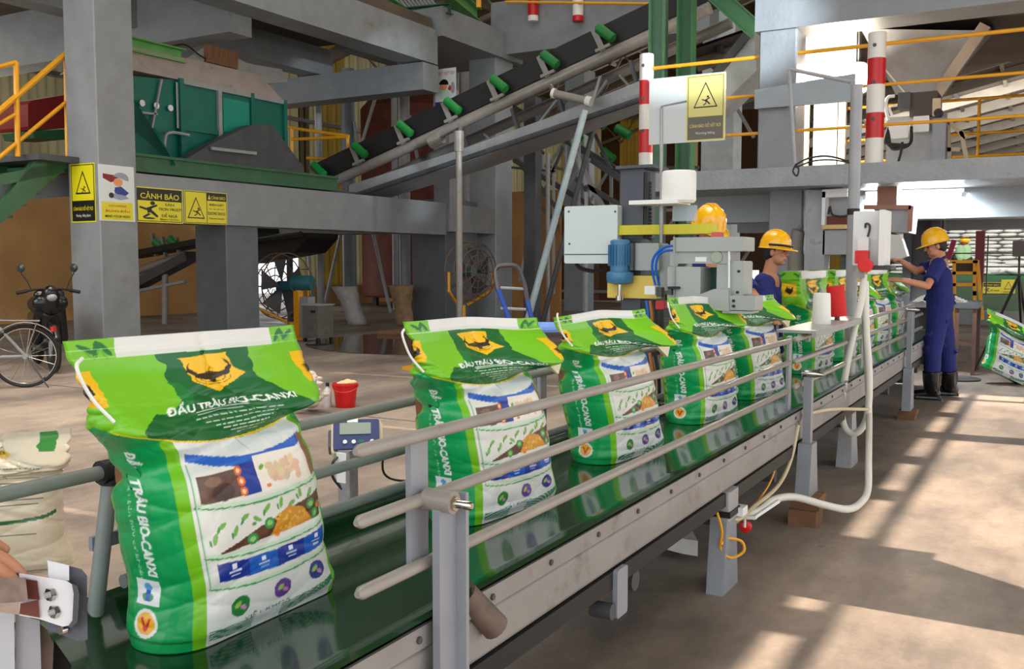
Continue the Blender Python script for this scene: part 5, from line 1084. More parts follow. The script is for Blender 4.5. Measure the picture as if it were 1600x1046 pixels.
# machinery under the deck: grey plate column with hopper window
t = T('under_deck_chute', 'grey steel chute and plate column under the deck behind the pole', 'chute', (-2.3, 11.6, 0))
def U(px, py, e=0): return A(px, py, y=11.4+e)
def ub(x0, y0, x1, y1, d0, d1, m, nm):
    a, b_ = U(x0, y0), U(x1, y1); B().rbox(a.x, b_.x, 11.4+d0, 11.4+d1, b_.z, a.z, .008).build(nm, m, t)
ub(1259, 298, 1286, 478, 0, .3, steelgrey, 'plate_column'); ub(1286, 297, 1325, 308, -.05, .25, whiteclean, 'window_frame'); ub(1286, 300, 1290, 352, -.05, .2, whiteclean, 'window_frame')
ub(1290, 308, 1322, 338, .15, .2, steelgrey, 'window_back'); ub(1288, 338, 1324, 355, .05, .2, rust, 'rusty_slot'); ub(1287, 352, 1324, 358, -.08, .1, mat('sack_cream', (208, 176, 120), .8), 'cloth_edge'); ub(1286, 360, 1325, 398, 0, .3, steelgrey, 'chute_box')
for k in range(5): ub(1311+k*3, 398, 1312.5+k*3, 475, .1, .12, steeldark, 'hanging_strap')
B().tube(bez([U(1294, 335, -.1), U(1297, 323, -.1), U(1301, 336, -.1), U(1320, 338, -.1), U(1338, 330, -.1)], 5), .012, 6).build('bent_wire', black, t, True)
t = T('cloth_tube', 'grey cloth filter sleeve hanging beside the plate column', 'sleeve', tuple(U(1248, 400)))
B().tube(bez([U(1252, 352, .2), U(1246, 370, .2), U(1244, 410, .2), U(1247, 455, .2), U(1250, 480, .2)], 5), [.03]*3+[.08]*6+[.10]*6+[.09]*6, 10).build('sleeve', mat('grey_canvas', (140, 136, 128), .8), t, True)
t = T('lit_funnel', 'brown steel funnel box lit by the fluorescent lamp right of the electric box', 'funnel', tuple(A(1400, 340, y=11.7)))
V = [A(*p, y=11.6) for p in ((1362, 322), (1425, 322), (1420, 364), (1384, 362))]; V2 = [v+Vector((0, .6, 0)) for v in V]
B().add(V+V2, [(0, 1, 2, 3), (4, 5, 6, 7), (0, 1, 5, 4), (1, 2, 6, 5), (2, 3, 7, 6), (3, 0, 4, 7)]).build('funnel', steelgrey, t)
B().bar(A(1350, 324, y=11.55), A(1424, 324, y=11.55), .05, .05).bar(A(1424, 322, y=11.55), A(1421, 362, y=11.55), .05, .05).build('rim', mat('copper_brown', (150, 100, 78), .4), t)
B().box(A(1370, 316, y=11.6).x, A(1401, 316, y=11.6).x, 11.6, 12.1, A(1370, 323, y=11.6).z, 2.2).build('neck', mat('copper_brown', (150, 100, 78), .4), t)
P = [A(*p, y=11.55) for p in ((1390, 366), (1408, 368), (1418, 400), (1400, 408), (1384, 400))]
B().prism([(p.x, p.z) for p in P], 11.5, 11.7, 'y').build('filter_cloth', sackwhite, t)
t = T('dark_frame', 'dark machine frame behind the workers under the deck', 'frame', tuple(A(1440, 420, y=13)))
a, b_ = A(1412, 350, y=13.2), A(1470, 500, y=13.2); B().box(a.x, b_.x, 13.2, 13.4, .5, 1.9).build('panel', mat('dark_grey_paint', (74, 74, 74), .6), t)  # plain dark grey panel between the posts
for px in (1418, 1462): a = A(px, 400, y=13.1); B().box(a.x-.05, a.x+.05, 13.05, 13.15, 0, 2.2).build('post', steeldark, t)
# sack store
def rsack(w_, h_, d_, seed=0, n=(8, 4)):
    """pillow shaped sack lying flat, w along X, d along Y"""
    rng = random.Random(seed); V, Q = [], []; nx, nr = n[0], n[1]*4
    for i in range(nx+1):
        u = i/nx; k = math.sin(math.pi*u)**.35 if 0 < u < 1 else .12
        for j in range(nr):
            q = 2*math.pi*j/nr; c, s_ = math.cos(q), math.sin(q)
            V.append(((u-.5)*w_, d_/2*(.82+.18*k)*math.copysign(abs(c)**.7, c), h_/2+h_/2*k*math.copysign(abs(s_)**.8, s_)+rng.uniform(-.004, .004)))
    for i in range(nx):
        for j in range(nr): Q.append((i*nr+j, i*nr+(j+1) % nr, (i+1)*nr+(j+1) % nr, (i+1)*nr+j))
    Q += [tuple(range(nr))[::-1], tuple(nx*nr+j for j in range(nr))]
    return B().add(V, Q)
smesh = [rsack(.46, .11, .5, s_).mesh('stacked_sack') for s_ in range(3)]
for q in smesh: q.materials.append(sackwhite); q.polygons.foreach_set('use_smooth', [True]*len(q.polygons))
tag(B().box(-5.5, 2, 28.6, 32.5, 0, 1.0).build('sack_platform', greensteel), 'long dark green platform edge below the white sack stack', 'platform')
random.seed(5)
for r_ in range(20):
    for c_ in range(10):
        o = bpy.data.objects.new('white_sack', smesh[(r_*3+c_) % 3]); COL.objects.link(o)
        o.location = (-4.1+c_*.47+(r_ % 2)*.12+random.uniform(-.02, .02), 30+random.uniform(-.05, .05), 1.0+r_*.105); o.rotation_euler.y = random.uniform(-.03, .03)
        tag(o, 'white woven sack in the big stack at the far right', 'sack', 'white sacks of the big stack')
for i, (px, py, s_) in enumerate(((1575, 395, 1.6), (1560, 415, 1.9), (1585, 425, 1.7), (1545, 402, 1.4), (1592, 408, 1.4))):
    o = bpy.data.objects.new('loose_sack', smesh[i % 3]); COL.objects.link(o); p = A(px, py, y=28.9); o.location = (p.x, 29.1, 1.0+(.0, .0, .0, .14, .2)[i]); o.scale = (s_, s_*.8, s_*1.3); o.rotation_euler = (0, random.uniform(-.15, .15), .3*i)
    tag(o, ['loose full sack in front of the stack, uppermost', 'loose pale sack on the platform, middle of the heap', 'loose sack at the right end of the heap', 'loose sack behind the white bulk bag', 'loose sack at the far right edge of the heap'][i], 'sack')
a, b_ = A(1536, 412, y=28.4), A(1562, 428, y=28.4)
tag(rsack(b_.x-a.x, a.z-b_.z+.05, .5, 4).build('bulk_bag', sackwhite, None, True), 'white bulk bag on the dark green platform edge', 'sack').location = ((a.x+b_.x)/2, 28.9, 1.0)
t = T('brown_fence', 'thin brown rail fence with dark red posts in front of the sack stack', 'fence', (-2.5, 24, 0))
for px in (1531,):
    a = A(px, 400, y=24); B().box(a.x-.09, a.x+.09, 23.9, 24.1, .9, 2.05).build('post', mat('maroon_post', (110, 30, 40), .5), t)
for z in (1.90, 1.55, 1.25): B().tube([(-4.5, 24, z), (1, 24, z)], .016, 6).build('rail', mat('dark_brown_rail', (88, 52, 40), .5), t)
for px in (1543, 1536): a = A(px, 400, y=24.1); B().tube([(a.x, 24.1, .6), (a.x, 24.1, 1.95)], .015, 6).build('upright', steeldark, t)
B().bar(A(1482, 405, y=23.8), A(1491, 375, y=23.8), .14, .1).build('slanted_post', mat('maroon_post2', (150, 24, 60), .5), t)
t = T('yellow_stair', 'yellow railed platform stair behind the dark table at right', 'stair', (-3, 20, 0))
def YS(px, py): return A(px, py, y=20)
for a, b_ in (((1484, 409), (1528, 409)), ((1484, 427), (1526, 427)), ((1484, 445), (1524, 445)), ((1491, 409), (1491, 470)), ((1523, 407), (1523, 462)), ((1527, 407), (1535, 500)), ((1523, 455), (1523, 513)), ((1491, 460), (1491, 514))): B().bar(YS(*a), YS(*b_), .05, .06).build('rail', yellow, t)
a, b_ = YS(1494, 411), YS(1520, 426); B().box(a.x, b_.x, 20.02, 20.08, b_.z, a.z).build('brown_board', mat('dark_brown_board', (64, 44, 34), .7), t)
t, pn, tx, W, Hh = sgn('warning_sign', 'small yellow triangle sign on the dark platform wall far right', 'y', 28.19, (1565, 437, 1586, 459), mat('sign_olive', (168, 156, 40), .5, var=0)); tri(pn, .2, .8, .3, .88, .2, mat('sign_olive', (168, 156, 40), .5, var=0)); tx('CẢNH BÁO', .5, .13, .7, .13, ink)
t, pn, tx, W, Hh = sgn('warning_sign', 'dim yellow text sign left of the small triangle sign', 'y', 28.19, (1536, 441, 1564, 459), mat('sign_olive', (168, 156, 40), .5, var=0)); pn(.03, .6, .97, .95, .002, ink, 'field'); tx('CẢNH BÁO', .5, .78, .8, .22, mat('sign_olive', (168, 156, 40), .5, var=0)); tx('DỄ NGÃ', .65, .3, .5, .2, ink); man(pn, .22, .3, .3, ar=1.3)
tag(B().box(-5.5, 2, 28.2, 28.6, .0, .86).build('platform_wall', mat('dark_green_wall', (52, 72, 52), .6)), 'dark green painted wall under the sack platform', 'wall')
tag(B().box(-5.0, 2.5, 23.0, 23.2, .0, .30).build('concrete_kerb', concrete), 'low pale kerb across the floor far right', 'kerb')
# table
t = T('steel_table', 'dark steel work table behind the standing worker', 'table', (-1.0, 12.9, 0))
B().box(-1.60, -.82, 12.6, 13.4, .80, .87).build('tabletop', steeldark, t)
for x, y in ((-1.05, 12.65), (-.86, 12.65), (-1.55, 13.35), (-.86, 13.35)): B().box(x-.022, x+.022, y-.022, y+.022, 0, .80).build('leg', mat('brown_table_leg', (90, 64, 56), .5), t)
B().bar((-1.05, 12.65, .38), (-.86, 12.65, .36), .03, .04).build('stretcher', mat('brown_table_leg', (90, 64, 56), .5), t)
t = T('folded_sacks', 'pile of flat folded sacks lying on the dark table', 'sacks', (-1.2, 12.9, .87))
for k in range(5): B().add([(-1.55+.02*k, 12.65, .87+k*.014), (-.95-.03*k, 12.62, .87+k*.012), (-.98-.04*k, 13.2, .87+k*.016), (-1.5+.02*k, 13.2, .885+k*.016)]+[(-1.55+.02*k, 12.65, .88+k*.014), (-.95-.03*k, 12.62, .876+k*.012), (-.98-.04*k, 13.2, .88+k*.016), (-1.5+.02*k, 13.2, .897+k*.016)], [(0, 1, 2, 3), (4, 5, 6, 7), (0, 1, 5, 4), (1, 2, 6, 5), (2, 3, 7, 6), (3, 0, 4, 7)]).build('flat_sack', mat('grey_flat_sack', (140, 138, 130), .7), t)
tag(B().lathe((-.98, 12.1, 0), [(.24, 0), (.25, .01), (.25, .02), (.2, .03)], 24).build('floor_plate', steeldark, None, True), 'round dark base plate on the floor beside the table', 'plate')
# camera tripod
t = T('black_tripod', 'black tripod with a dark box on top at the right edge', 'tripod', tuple(A(1560, 470, y=11.9)))
ap = A(1592, 432, y=11.9)
for q in ((1520, 586), (1640, 600), (1598, 575)): 
    e_ = A(*q, z=0) if q[0] < 1600 else A(1615, 570, z=0); B().tube([ap, ap.lerp(e_, .5), e_], [.018, .014, .008], 8).build('leg', black, t, True)
B().tube([ap, A(1593, 385, y=11.9)], .012, 8).build('centre_column', black, t)
a, b_ = A(1583, 377, y=11.9), A(1603, 401, y=11.9); B().rbox(a.x, b_.x, 11.8, 12.0, b_.z, a.z, .01).build('box_head', mat('dark_brown_box', (66, 56, 50), .5), t)
# bag at the right edge leaning
o = bpy.data.objects.new('fertilizer_bag', bag_meshes[2]); COL.objects.link(o); o.location = (-.40, 12.0, .02); o.matrix_basis = Matrix.Translation(o.location+rt*-.12+Vector((0, 0, .06))) @ Matrix.Rotation(R(26), 4, fw) @ Matrix.Rotation(R(-60), 4, 'Z') @ Matrix.Scale(1.05, 4)
tag(o, 'green bag slumped on the floor at the right edge by the grey post', 'bag')
tag(B().tube([(-.20, 10.4, 0), (-.20, 10.4, 2.2)], .055, 14).build('steel_post', postgrey, None, True), 'pale grey post cut by the right edge of the picture', 'post')
# ================================================================== people
def capsule(bb, p, q, r1, r2, n=12, fl=1.0, side=None):
    """tapered round-ended limb"""
    p, q = Vector(p), Vector(q); d = (q-p); L_ = d.length; d.normalize(); pts, rr = [], []
    for k in range(4):
        t = R(8+k*27); pts.append(p-d*r1*math.cos(t)); rr.append(max(.002, r1*math.sin(t)))
    for k in (0, .5, 1): pts.append(p+(q-p)*k); rr.append(r1+(r2-r1)*k)
    for k in range(4):
        t = R(81-k*26); pts.append(q+d*r2*math.cos(t)); rr.append(max(.002, r2*math.sin(t)))
    pts = [pts[i] for i in range(len(pts))]
    bb.tube(pts, rr, n)
def ellipsoid(bb, c, rx, ry, rz_, M=None, n=16):
    prof = [(math.sin(math.pi*(k+.15)/(10.3)), -math.cos(math.pi*(k+.15)/(10.3))) for k in range(11)]
    base = len(bb.v); c = Vector(c)
    q = B(); q.lathe((0, 0, 0), prof, n)
    V = [Vector((x*rx, y*ry, z*rz_)) for x, y, z in q.v]
    if M is not None: V = [M @ v for v in V]
    bb.add([v+c for v in V], q.f)
def remesh(bb, name, voxel, m, parent, it=4):
    me = bb.mesh(name); o = bpy.data.objects.new(name, me); COL.objects.link(o)
    a = o.modifiers.new('r', 'REMESH'); a.mode = 'VOXEL'; a.voxel_size = voxel
    s_ = o.modifiers.new('s', 'SMOOTH'); s_.iterations = it; s_.factor = .5
    bpy.context.view_layer.update(); dg = bpy.context.evaluated_depsgraph_get()
    m2 = bpy.data.meshes.new_from_object(o.evaluated_get(dg)); bpy.data.objects.remove(o)
    m2.name = name; m2.materials.clear()
    return link(name, m2, m, parent, 'all')
def hand(bb, w_, d, nrm, s=1.0, curl=.5, thumb=1):
    """palm, four fingers of different length and a thumb leaving the side of the palm; nrm = back of the hand"""
    w_, d = Vector(w_), Vector(d).normalized(); nrm = Vector(nrm); nrm = (nrm-d*nrm.dot(d)).normalized(); l = d.cross(nrm)*thumb
    pc = w_+d*.05*s
    for k in (-1.5, -.5, .5, 1.5): capsule(bb, w_+l*k*.011*s, w_+d*.085*s+l*k*.020*s, .016*s, .013*s, 8)
    for k, ln in ((1.5, .072), (.5, .082), (-.5, .077), (-1.5, .060)):
        a = w_+d*.090*s+l*k*.020*s; dd = d.copy(); pts = [a]
        for j, f in enumerate((.45, .32, .23)):
            dd = (dd-nrm*curl*(.35+.25*j)).normalized(); pts.append(pts[-1]+dd*ln*f*s)
        for j in range(3): capsule(bb, pts[j], pts[j+1], (.0095-.0008*j)*s, (.0088-.0008*j)*s, 8)
    a = w_+d*.028*s+l*.030*s; b_ = a+(d*.7+l*.75-nrm*.3).normalized()*.042*s; c = b_+(d*.95+l*.15-nrm*.35).normalized()*.032*s
    capsule(bb, a, b_, .014*s, .011*s, 8); capsule(bb, b_, c, .011*s, .009*s, 8)
def hard_hat(parent, c, M, s=1.0, strap=False):
    V, Q = [], []; n = 32; prof = [(0.02, .132), (.35, .128), (.62, .112), (.82, .085), (.95, .045), (1.0, .0), (1.02, -.012)]
    for r_, h in prof:
        for k in range(n):
            t = 2*math.pi*k/n; V.append(Vector((.108*r_*math.cos(t), .130*r_*math.sin(t), h+(.006 if abs(math.cos(t)) < .15 and h > .06 else 0))))
    for i in range(2):                                           # brim: longer over the face
        for k in range(n):
            t = 2*math.pi*k/n; f = max(0, math.sin(t))**1.5; e = .008+.052*f
            V.append(Vector(((.110+e*.55)*math.cos(t), (.132+e)*math.sin(t), -.014-.014*f-.004*i)))
    m_ = len(prof)
    for i in range(m_+1):
        for k in range(n): Q.append((i*n+k, i*n+(k+1) % n, (i+1)*n+(k+1) % n, (i+1)*n+k))
    Q.append(tuple(range(n)))
    bb = B(); bb.add([Vector(c)+M @ (v*s) for v in V], Q); o = bb.build('hard_hat', helmetm, parent, 'all')
    sm_ = o.modifiers.new('t', 'SOLIDIFY'); sm_.thickness = .003
    rb = B()
    for k in range(-1, 2): rb.tube([Vector(c)+M @ (Vector((k*.022, .118*math.cos(t), .010+.128*math.sin(t)))*s) for t in [R(25+12*j) for j in range(11)]], .005*s, 6)
    rb.build('hat_ridge', helmetm, o, True)['kind'] = 'stuff'
    if strap: B().tube([Vector(c)+M @ (Vector((.114*math.cos(t), .136*math.sin(t), .002+.012*abs(math.cos(t))))*s) for t in [R(-10+10*j) for j in range(18)]], .009*s, 8).build('goggle_strap', black, o, True)
def head(bb, c, M, s=1.0):
    P_ = lambda x, y, z: Vector(c)+M @ (Vector((x, y, z))*s)
    def e(x, y, z, a, b_, c_): ellipsoid(bb, P_(x, y, z), a*s, b_*s, c_*s, M)
    e(0, -.005, .02, .074, .092, .095); e(0, .022, -.04, .060, .066, .070); e(0, .058, -.085, .028, .026, .022)   # skull, face, chin
    e(.036, .035, -.062, .028, .04, .034); e(-.036, .035, -.062, .028, .04, .034)                                # jaw
    e(.034, .062, -.018, .026, .022, .018); e(-.034, .062, -.018, .026, .022, .018)                              # cheekbones
    capsule(bb, P_(0, .082, .022), P_(0, .103, -.016), .010*s, .014*s, 8); e(.010, .093, -.022, .010, .010, .008); e(-.010, .093, -.022, .010, .010, .008)
    e(0, .078, .034, .048, .018, .010)                                                                            # brow
    e(.076, -.008, -.008, .010, .018, .028); e(-.076, -.008, -.008, .010, .018, .028)                            # ears
    e(0, .080, -.050, .022, .014, .008); e(0, .077, -.060, .018, .014, .008)
def face_parts(parent, c, M, s=1.0):
    P_ = lambda x, y, z: Vector(c)+M @ (Vector((x, y, z))*s)
    for k in (-1, 1):
        bb = B(); ellipsoid(bb, P_(k*.030, .079, .008), .012*s, .008*s, .006*s, M, 10); bb.build('eye', black, parent, 'all')
        bb = B(); bb.tube([P_(k*.014, .094, .026), P_(k*.03, .093, .031), P_(k*.046, .081, .026)], .004*s, 6); bb.build('eyebrow', hairm, parent, True)
    bb = B(); ellipsoid(bb, P_(0, .0905, -.0555), .019*s, .006*s, .0045*s, M, 10); bb.build('mouth', lipm, parent, 'all')
    bb = B(); ellipsoid(bb, P_(0, -.020, .022), .0795*s, .088*s, .092*s, M); ellipsoid(bb, P_(0, -.05, -.02), .066*s, .05*s, .06*s, M); bb.build('hair', hairm, parent, 'all')
def basis(f, tilt=0, roll=0):
    f = Vector(f).normalized(); r_ = f.cross(Vector((0, 0, 1))).normalized(); u = r_.cross(f)
    M = Matrix((r_, f, u)).transposed()
    return M @ Matrix.Rotation(tilt, 3, 'X') @ Matrix.Rotation(roll, 3, 'Y')
def worker(label, J, f, head_c, hf, tilt, s=1.0, strap=False, sleeve=.75, hands=(), boots=True, roll=0):
    """J: joints in world coordinates"""
    t = T('person', label, 'person', (J['hl'][0]*.5+J['hr'][0]*.5, J['hl'][1]*.5+J['hr'][1]*.5, 0))
    V_ = {k: Vector(v) for k, v in J.items()}; f = Vector(f).normalized(); lat = Vector((0, 0, 1)).cross(f)
    M = basis(hf, tilt, roll); hc = Vector(head_c)
    bb = B(); head(bb, hc, M, s)
    nb = (V_['sl']+V_['sr'])/2
    capsule(bb, nb+Vector((0, 0, .02)), hc-M @ Vector((0, .02, .07))*s, .060*s, .052*s, 14); capsule(bb, nb, nb-Vector((0, 0, .15)), .09*s, .09*s)
    for a in 'lr':
        capsule(bb, nb, V_['s'+a], .05*s, .042*s); capsule(bb, V_['s'+a], V_['e'+a], .043*s, .037*s); capsule(bb, V_['e'+a], V_['w'+a], .038*s, .026*s)
    for a, d, nrm, cu, th in hands: hand(bb, V_['w'+a], d, nrm, s, cu, th)
    remesh(bb, 'body', .0052, skin, t, 3)
    face_parts(t, hc, M, s); hard_hat(t, hc+M @ Vector((0, -.005, .045))*s, M, s, strap)
    # coverall
    bb = B(); pl_ = (V_['hl']+V_['hr'])/2; ch = nb*.72+pl_*.28
    for k in (-1, 0, 1):
        capsule(bb, pl_+lat*.055*k*s, ch+lat*.085*k*s, .125*s, .120*s, 16)
        capsule(bb, ch+lat*.085*k*s, nb+lat*.09*k*s-Vector((0, 0, .05)), .120*s, .072*s, 16)
    for a in 'lr':
        capsule(bb, nb-Vector((0, 0, .02)), V_['s'+a], .075*s, .068*s, 14); e = V_['s'+a].lerp(V_['e'+a], sleeve)
        bb.tube([V_['s'+a], V_['s'+a].lerp(e, .5), e], [.070*s, .068*s, .070*s], 16); ellipsoid(bb, V_['s'+a], .072*s, .072*s, .072*s)
        capsule(bb, V_['h'+a], V_['k'+a], .108*s, .082*s, 16); bb.tube([V_['k'+a], V_['k'+a].lerp(V_['f'+a], .3), V_['k'+a].lerp(V_['f'+a], .5)], [.082*s, .080*s, .070*s], 16)
        ellipsoid(bb, V_['k'+a], .083*s, .083*s, .083*s)
    # folds
    rng = random.Random(3)
    for k in range(22):
        z = rng.uniform(.0, 1.0); a = rng.choice('lr'); p = V_['h'+a].lerp(V_['k'+a], z) if k % 2 else pl_.lerp(ch, z); r_ = .098 if k % 2 else .132
        th = rng.uniform(0, 6.28); d = Vector((math.cos(th), math.sin(th), 0)); e = Vector((-d.y, d.x, rng.uniform(-.6, .6)))
        capsule(bb, p+d*r_*s-e*.05, p+d*r_*s+e*.05, .014, .008, 8)
    co = remesh(bb, 'coverall', .009, cloth, t, 3)
    cb = B(); cb.tube([nb+M @ Vector((.062*math.cos(q), .062*math.sin(q)+.0, .035-.02*math.sin(q)))*s for q in [2*math.pi*k/16 for k in range(17)]], .018*s, 8); cb.build('collar', cloth, co, True)
    pk = B(); c = ch+f*.118*s; pk.cbox(c+lat*.07*s-Vector((0, 0, .02)), .09*s, .012, .10*s, basis(f)); pk.build('chest_pocket', cloth, co)
    pk = B(); pk.cbox(c+lat*.07*s+f*.006+Vector((0, 0, .055)), .05*s, .01, .02*s, basis(f)); pk.build('badge', yellowpale, co)
    if boots:
        for a in 'lr':
            k_, f_ = V_['k'+a], V_['f'+a]; top = k_.lerp(f_, .38); bb = B()
            bb.tube([top, k_.lerp(f_, .6), k_.lerp(f_, .8), f_+Vector((0, 0, .09))], [.092*s, .086*s, .070*s, .060*s], 16)
            capsule(bb, f_+Vector((0, 0, .06))-f*.03, f_+f*.14+Vector((0, 0, .045)), .052*s, .045*s, 14); bb.cbox(f_+f*.05+Vector((0, 0, .012)), .095, .27, .024, basis(f))
            remesh(bb, 'rubber_boot', .008, blackgloss, t, 2)
    return t
D1 = 9.5
L = lambda px, py, d: A(px, py, d=d)
J = dict(sl=(-1.03, 10.20, 1.325), sr=(-1.05, 10.54, 1.335), el=L(1449, 447, 9.22), er=L(1432, 424, 9.62), wl=L(1410, 438, 9.15), wr=L(1408, 408, 9.62),
         hl=(-1.02, 10.29, .88), hr=(-1.02, 10.47, .88), kl=L(1457, 553, 9.40), kr=L(1480, 553, 9.62), fl=L(1456, 617, 9.45), fr=L(1484, 615, 9.75))
J['fl'].z = .0; J['fr'].z = 0
worker('man in blue coverall, yellow hard hat and black rubber boots, standing at the belt end', J, (-1, -.12, 0), (-1.075, 10.37, 1.51), (-1, -.25, 0), R(-14),
       hands=(('l', (-1, -.1, .08), (0, -.4, 1), .35, 1), ('r', (-.8, -.3, .15), (0, .2, 1), .6, -1)))
c2 = A(1201, 430, x=-1.98)
f2 = (rt*.86-fw*.5); f2.z = 0
def rel(c, f, fx, lx, z): f = Vector(f).normalized(); l = Vector((0, 0, 1)).cross(f); return Vector((c.x, c.y, 0))+f*fx+l*lx+Vector((0, 0, z))
q = lambda a, b_, z: rel(c2, f2, a, b_, z)
J = dict(sl=q(.0, .17, 1.20), sr=q(.0, -.17, 1.20), el=q(.10, .24, .96), er=q(.10, -.24, .96), wl=q(.32, .14, .98), wr=q(.32, -.14, .98), hl=q(0, .09, .78), hr=q(0, -.09, .78), kl=q(.02, .1, .42), kr=q(.02, -.1, .42), fl=q(0, .1, 0), fr=q(0, -.1, 0))
worker('young man in blue shirt with black goggle strap on his yellow hard hat', J, f2, tuple(q(.05, 0, 1.43)), f2+Vector((0, 0, -.05)), R(-1), s=.95, strap=True,
       hands=(('l', f2, (0, 0, 1), .4, 1), ('r', f2, (0, 0, 1), .4, -1)))
c3 = A(1100, 340, y=6.15); f3 = Vector((.75, -.66, 0))
q = lambda a, b_, z: rel(c3, f3, a, b_, z)
wl_, wr_ = A(1138, 500, y=5.15), A(1112, 507, y=5.3)
J = dict(sl=q(.05, .18, 1.33), sr=q(.05, -.18, 1.33), el=q(.30, .22, 1.10), er=q(.30, -.22, 1.10), wl=q(.55, .12, 1.04), wr=q(.55, -.10, 1.04), hl=q(0, .09, .88), hr=q(0, -.09, .88), kl=q(.02, .1, .47), kr=q(.02, -.1, .47), fl=q(0, .1, 0), fr=q(0, -.1, 0))
worker('worker in blue with yellow hard hat mostly hidden behind the sewing machine', J, f3, tuple(q(.06, 0, 1.555)), f3+Vector((0, 0, -.2)), R(-10), s=.97, roll=0,
       hands=(('l', f3+Vector((0, 0, -.2)), (0, 0, 1), .7, 1), ('r', f3+Vector((0, 0, -.2)), (0, 0, 1), .7, -1)))
# far worker on the sack platform
t = T('person', 'distant worker in a pale green vest and yellow hat sitting before the sack stack', 'person', tuple(A(1507, 405, y=28.7)))
fp = lambda px, py: A(px, py, y=28.7)
bb = B(); ellipsoid(bb, fp(1507, 379), .10, .11, .13); capsule(bb, fp(1507, 384), fp(1506, 392), .06, .07); capsule(bb, fp(1499, 392), fp(1497, 404), .07, .05); capsule(bb, fp(1511, 391), fp(1512, 404), .07, .05)
remesh(bb, 'body', .02, mat('dark_red_scarf', (130, 50, 40), .7), t)
bb = B(); capsule(bb, fp(1502, 391), fp(1501, 402), .15, .16); capsule(bb, fp(1509, 390), fp(1509, 402), .15, .15); remesh(bb, 'vest', .02, mat('pale_green_vest', (140, 176, 130), .8), t)
bb = B(); ellipsoid(bb, fp(1508, 375), .14, .15, .10); bb.build('hard_hat', helmetm, t, 'all')
bb = B(); capsule(bb, fp(1493, 404), fp(1512, 406), .13, .13); remesh(bb, 'trousers', .02, black, t)
B().rbox(fp(1490, 400).x, fp(1514, 400).x, 28.65, 29.1, 1.0, fp(1500, 406).z, .02).build('stool', black, t)
# ================================================================== near left: roller block, hand, pale bag
DB = 1.30
def NB(px, py, e=0): return A(px, py, d=DB+e)
t = T('steel_roller_block', 'worn grey steel block with a white bolted plate at the lower left corner', 'machine part', tuple(NB(60, 960)))
def slab(P, e0, e1, nm, m, par=None):
    k = len(P); return B().add([NB(x, y, e0) for x, y in P]+[NB(x, y, e1) for x, y in P], [tuple(range(k)), tuple(range(k, 2*k))[::-1]]+[(i, (i+1) % k, k+(i+1) % k, k+i) for i in range(k)]).build(nm, m, par or t)
chip = mat('chipped_grey_paint', (84, 88, 98), .5, var=.3, scale=30, dirt=((206, 206, 208), .60, 22)); plate = mat('scuffed_white_plate', (216, 216, 220), .4, var=.06, scale=20, dirt=((132, 122, 116), .66, 18))
slab([(76, 876), (128, 890), (136, 900), (137, 1000), (120, 1002), (74, 984)], .0, .14, 'end_housing', chip)
slab([(30, 896), (104, 908), (113, 914), (117, 925), (115, 970), (108, 978), (98, 980), (62, 968), (30, 962)], -.03, -.01, 'face_plate', plate)
slab([(112, 912), (121, 916), (124, 930), (121, 972), (112, 982), (106, 980), (113, 970), (115, 928)], -.035, .0, 'dark_lip', steeldark)
slab([(74, 876), (108, 884), (108, 908), (76, 905)], -.012, .0, 'white_patch', plate); slab([(-20, 905), (40, 903), (44, 940), (-20, 945)], -.06, -.03, 'worn_lug', mat('worn_lug_steel', (120, 100, 90), .5, var=.35, scale=40)); slab([(38, 905), (58, 908), (62, 938), (42, 936)], -.034, -.03, 'brown_spot', rust); slab([(32, 944), (60, 938), (62, 966), (30, 960)], -.034, -.03, 'brown_spot', rust)
for px, py in ((80, 929), (86, 956)):
    c = NB(px, py, -.03); B().lathe(c, [(.009, -.004), (.009, .002)], 6, 'y').build('bolt', chrome, t); B().tube([NB(px, py, -.036), NB(px-11, py+3, -.04)], .004, 8).build('bolt_tip', steelgrey, t, True)
B().lathe(NB(100, 984, -.005), [(.006, -.006), (.006, .002)], 10, 'y').build('bolt', chrome, t)
slab([(-60, 950), (22, 960), (24, 1100), (-60, 1100)], .02, .2, 'support_box', mat('pale_grey_box', (176, 176, 182), .4, var=.05)); slab([(24, 960), (62, 970), (66, 1100), (24, 1100)], .03, .2, 'support_box', mat('mid_grey_box', (146, 146, 152), .4, var=.05))
slab([(62, 975), (74, 985), (84, 1010), (76, 1100), (64, 1100)], .05, .2, 'rusty_edge', mat('worn_brown_steel', (98, 82, 74), .6, var=.3, scale=20)); slab([(84, 1000), (112, 1040), (100, 1120), (80, 1120)], .1, .3, 'black_bar', black)
t = T('person', 'bare hand of a person reaching in at the lower left edge', 'person', tuple(NB(-40, 880)))
bb = B(); w_ = NB(-112, 850, -.02); hand(bb, w_, NB(-20, 884, -.04)-w_, Vector((0, -.3, 1)), .84, .5, -1); capsule(bb, NB(-260, 780, 0), w_, .040, .027, 14); remesh(bb, 'body', .003, skin, t, 2)
nl = B(); bpy.context.view_layer.update()
pale_me = make_bag_mesh('pale_bag', 21, tex=art_pale, hump=.03, fold=.4, lean=-.02, top=.60, step=.0045, ruck=1.6, slump=.12)
o = bpy.data.objects.new('fertilizer_bag', pale_me); COL.objects.link(o); p = A(20, 885, z=0); o.location = (p.x, p.y, 0); o.rotation_euler.z = R(-42)
tag(o, 'pale cream turned bag standing on the floor at the left edge', 'bag')
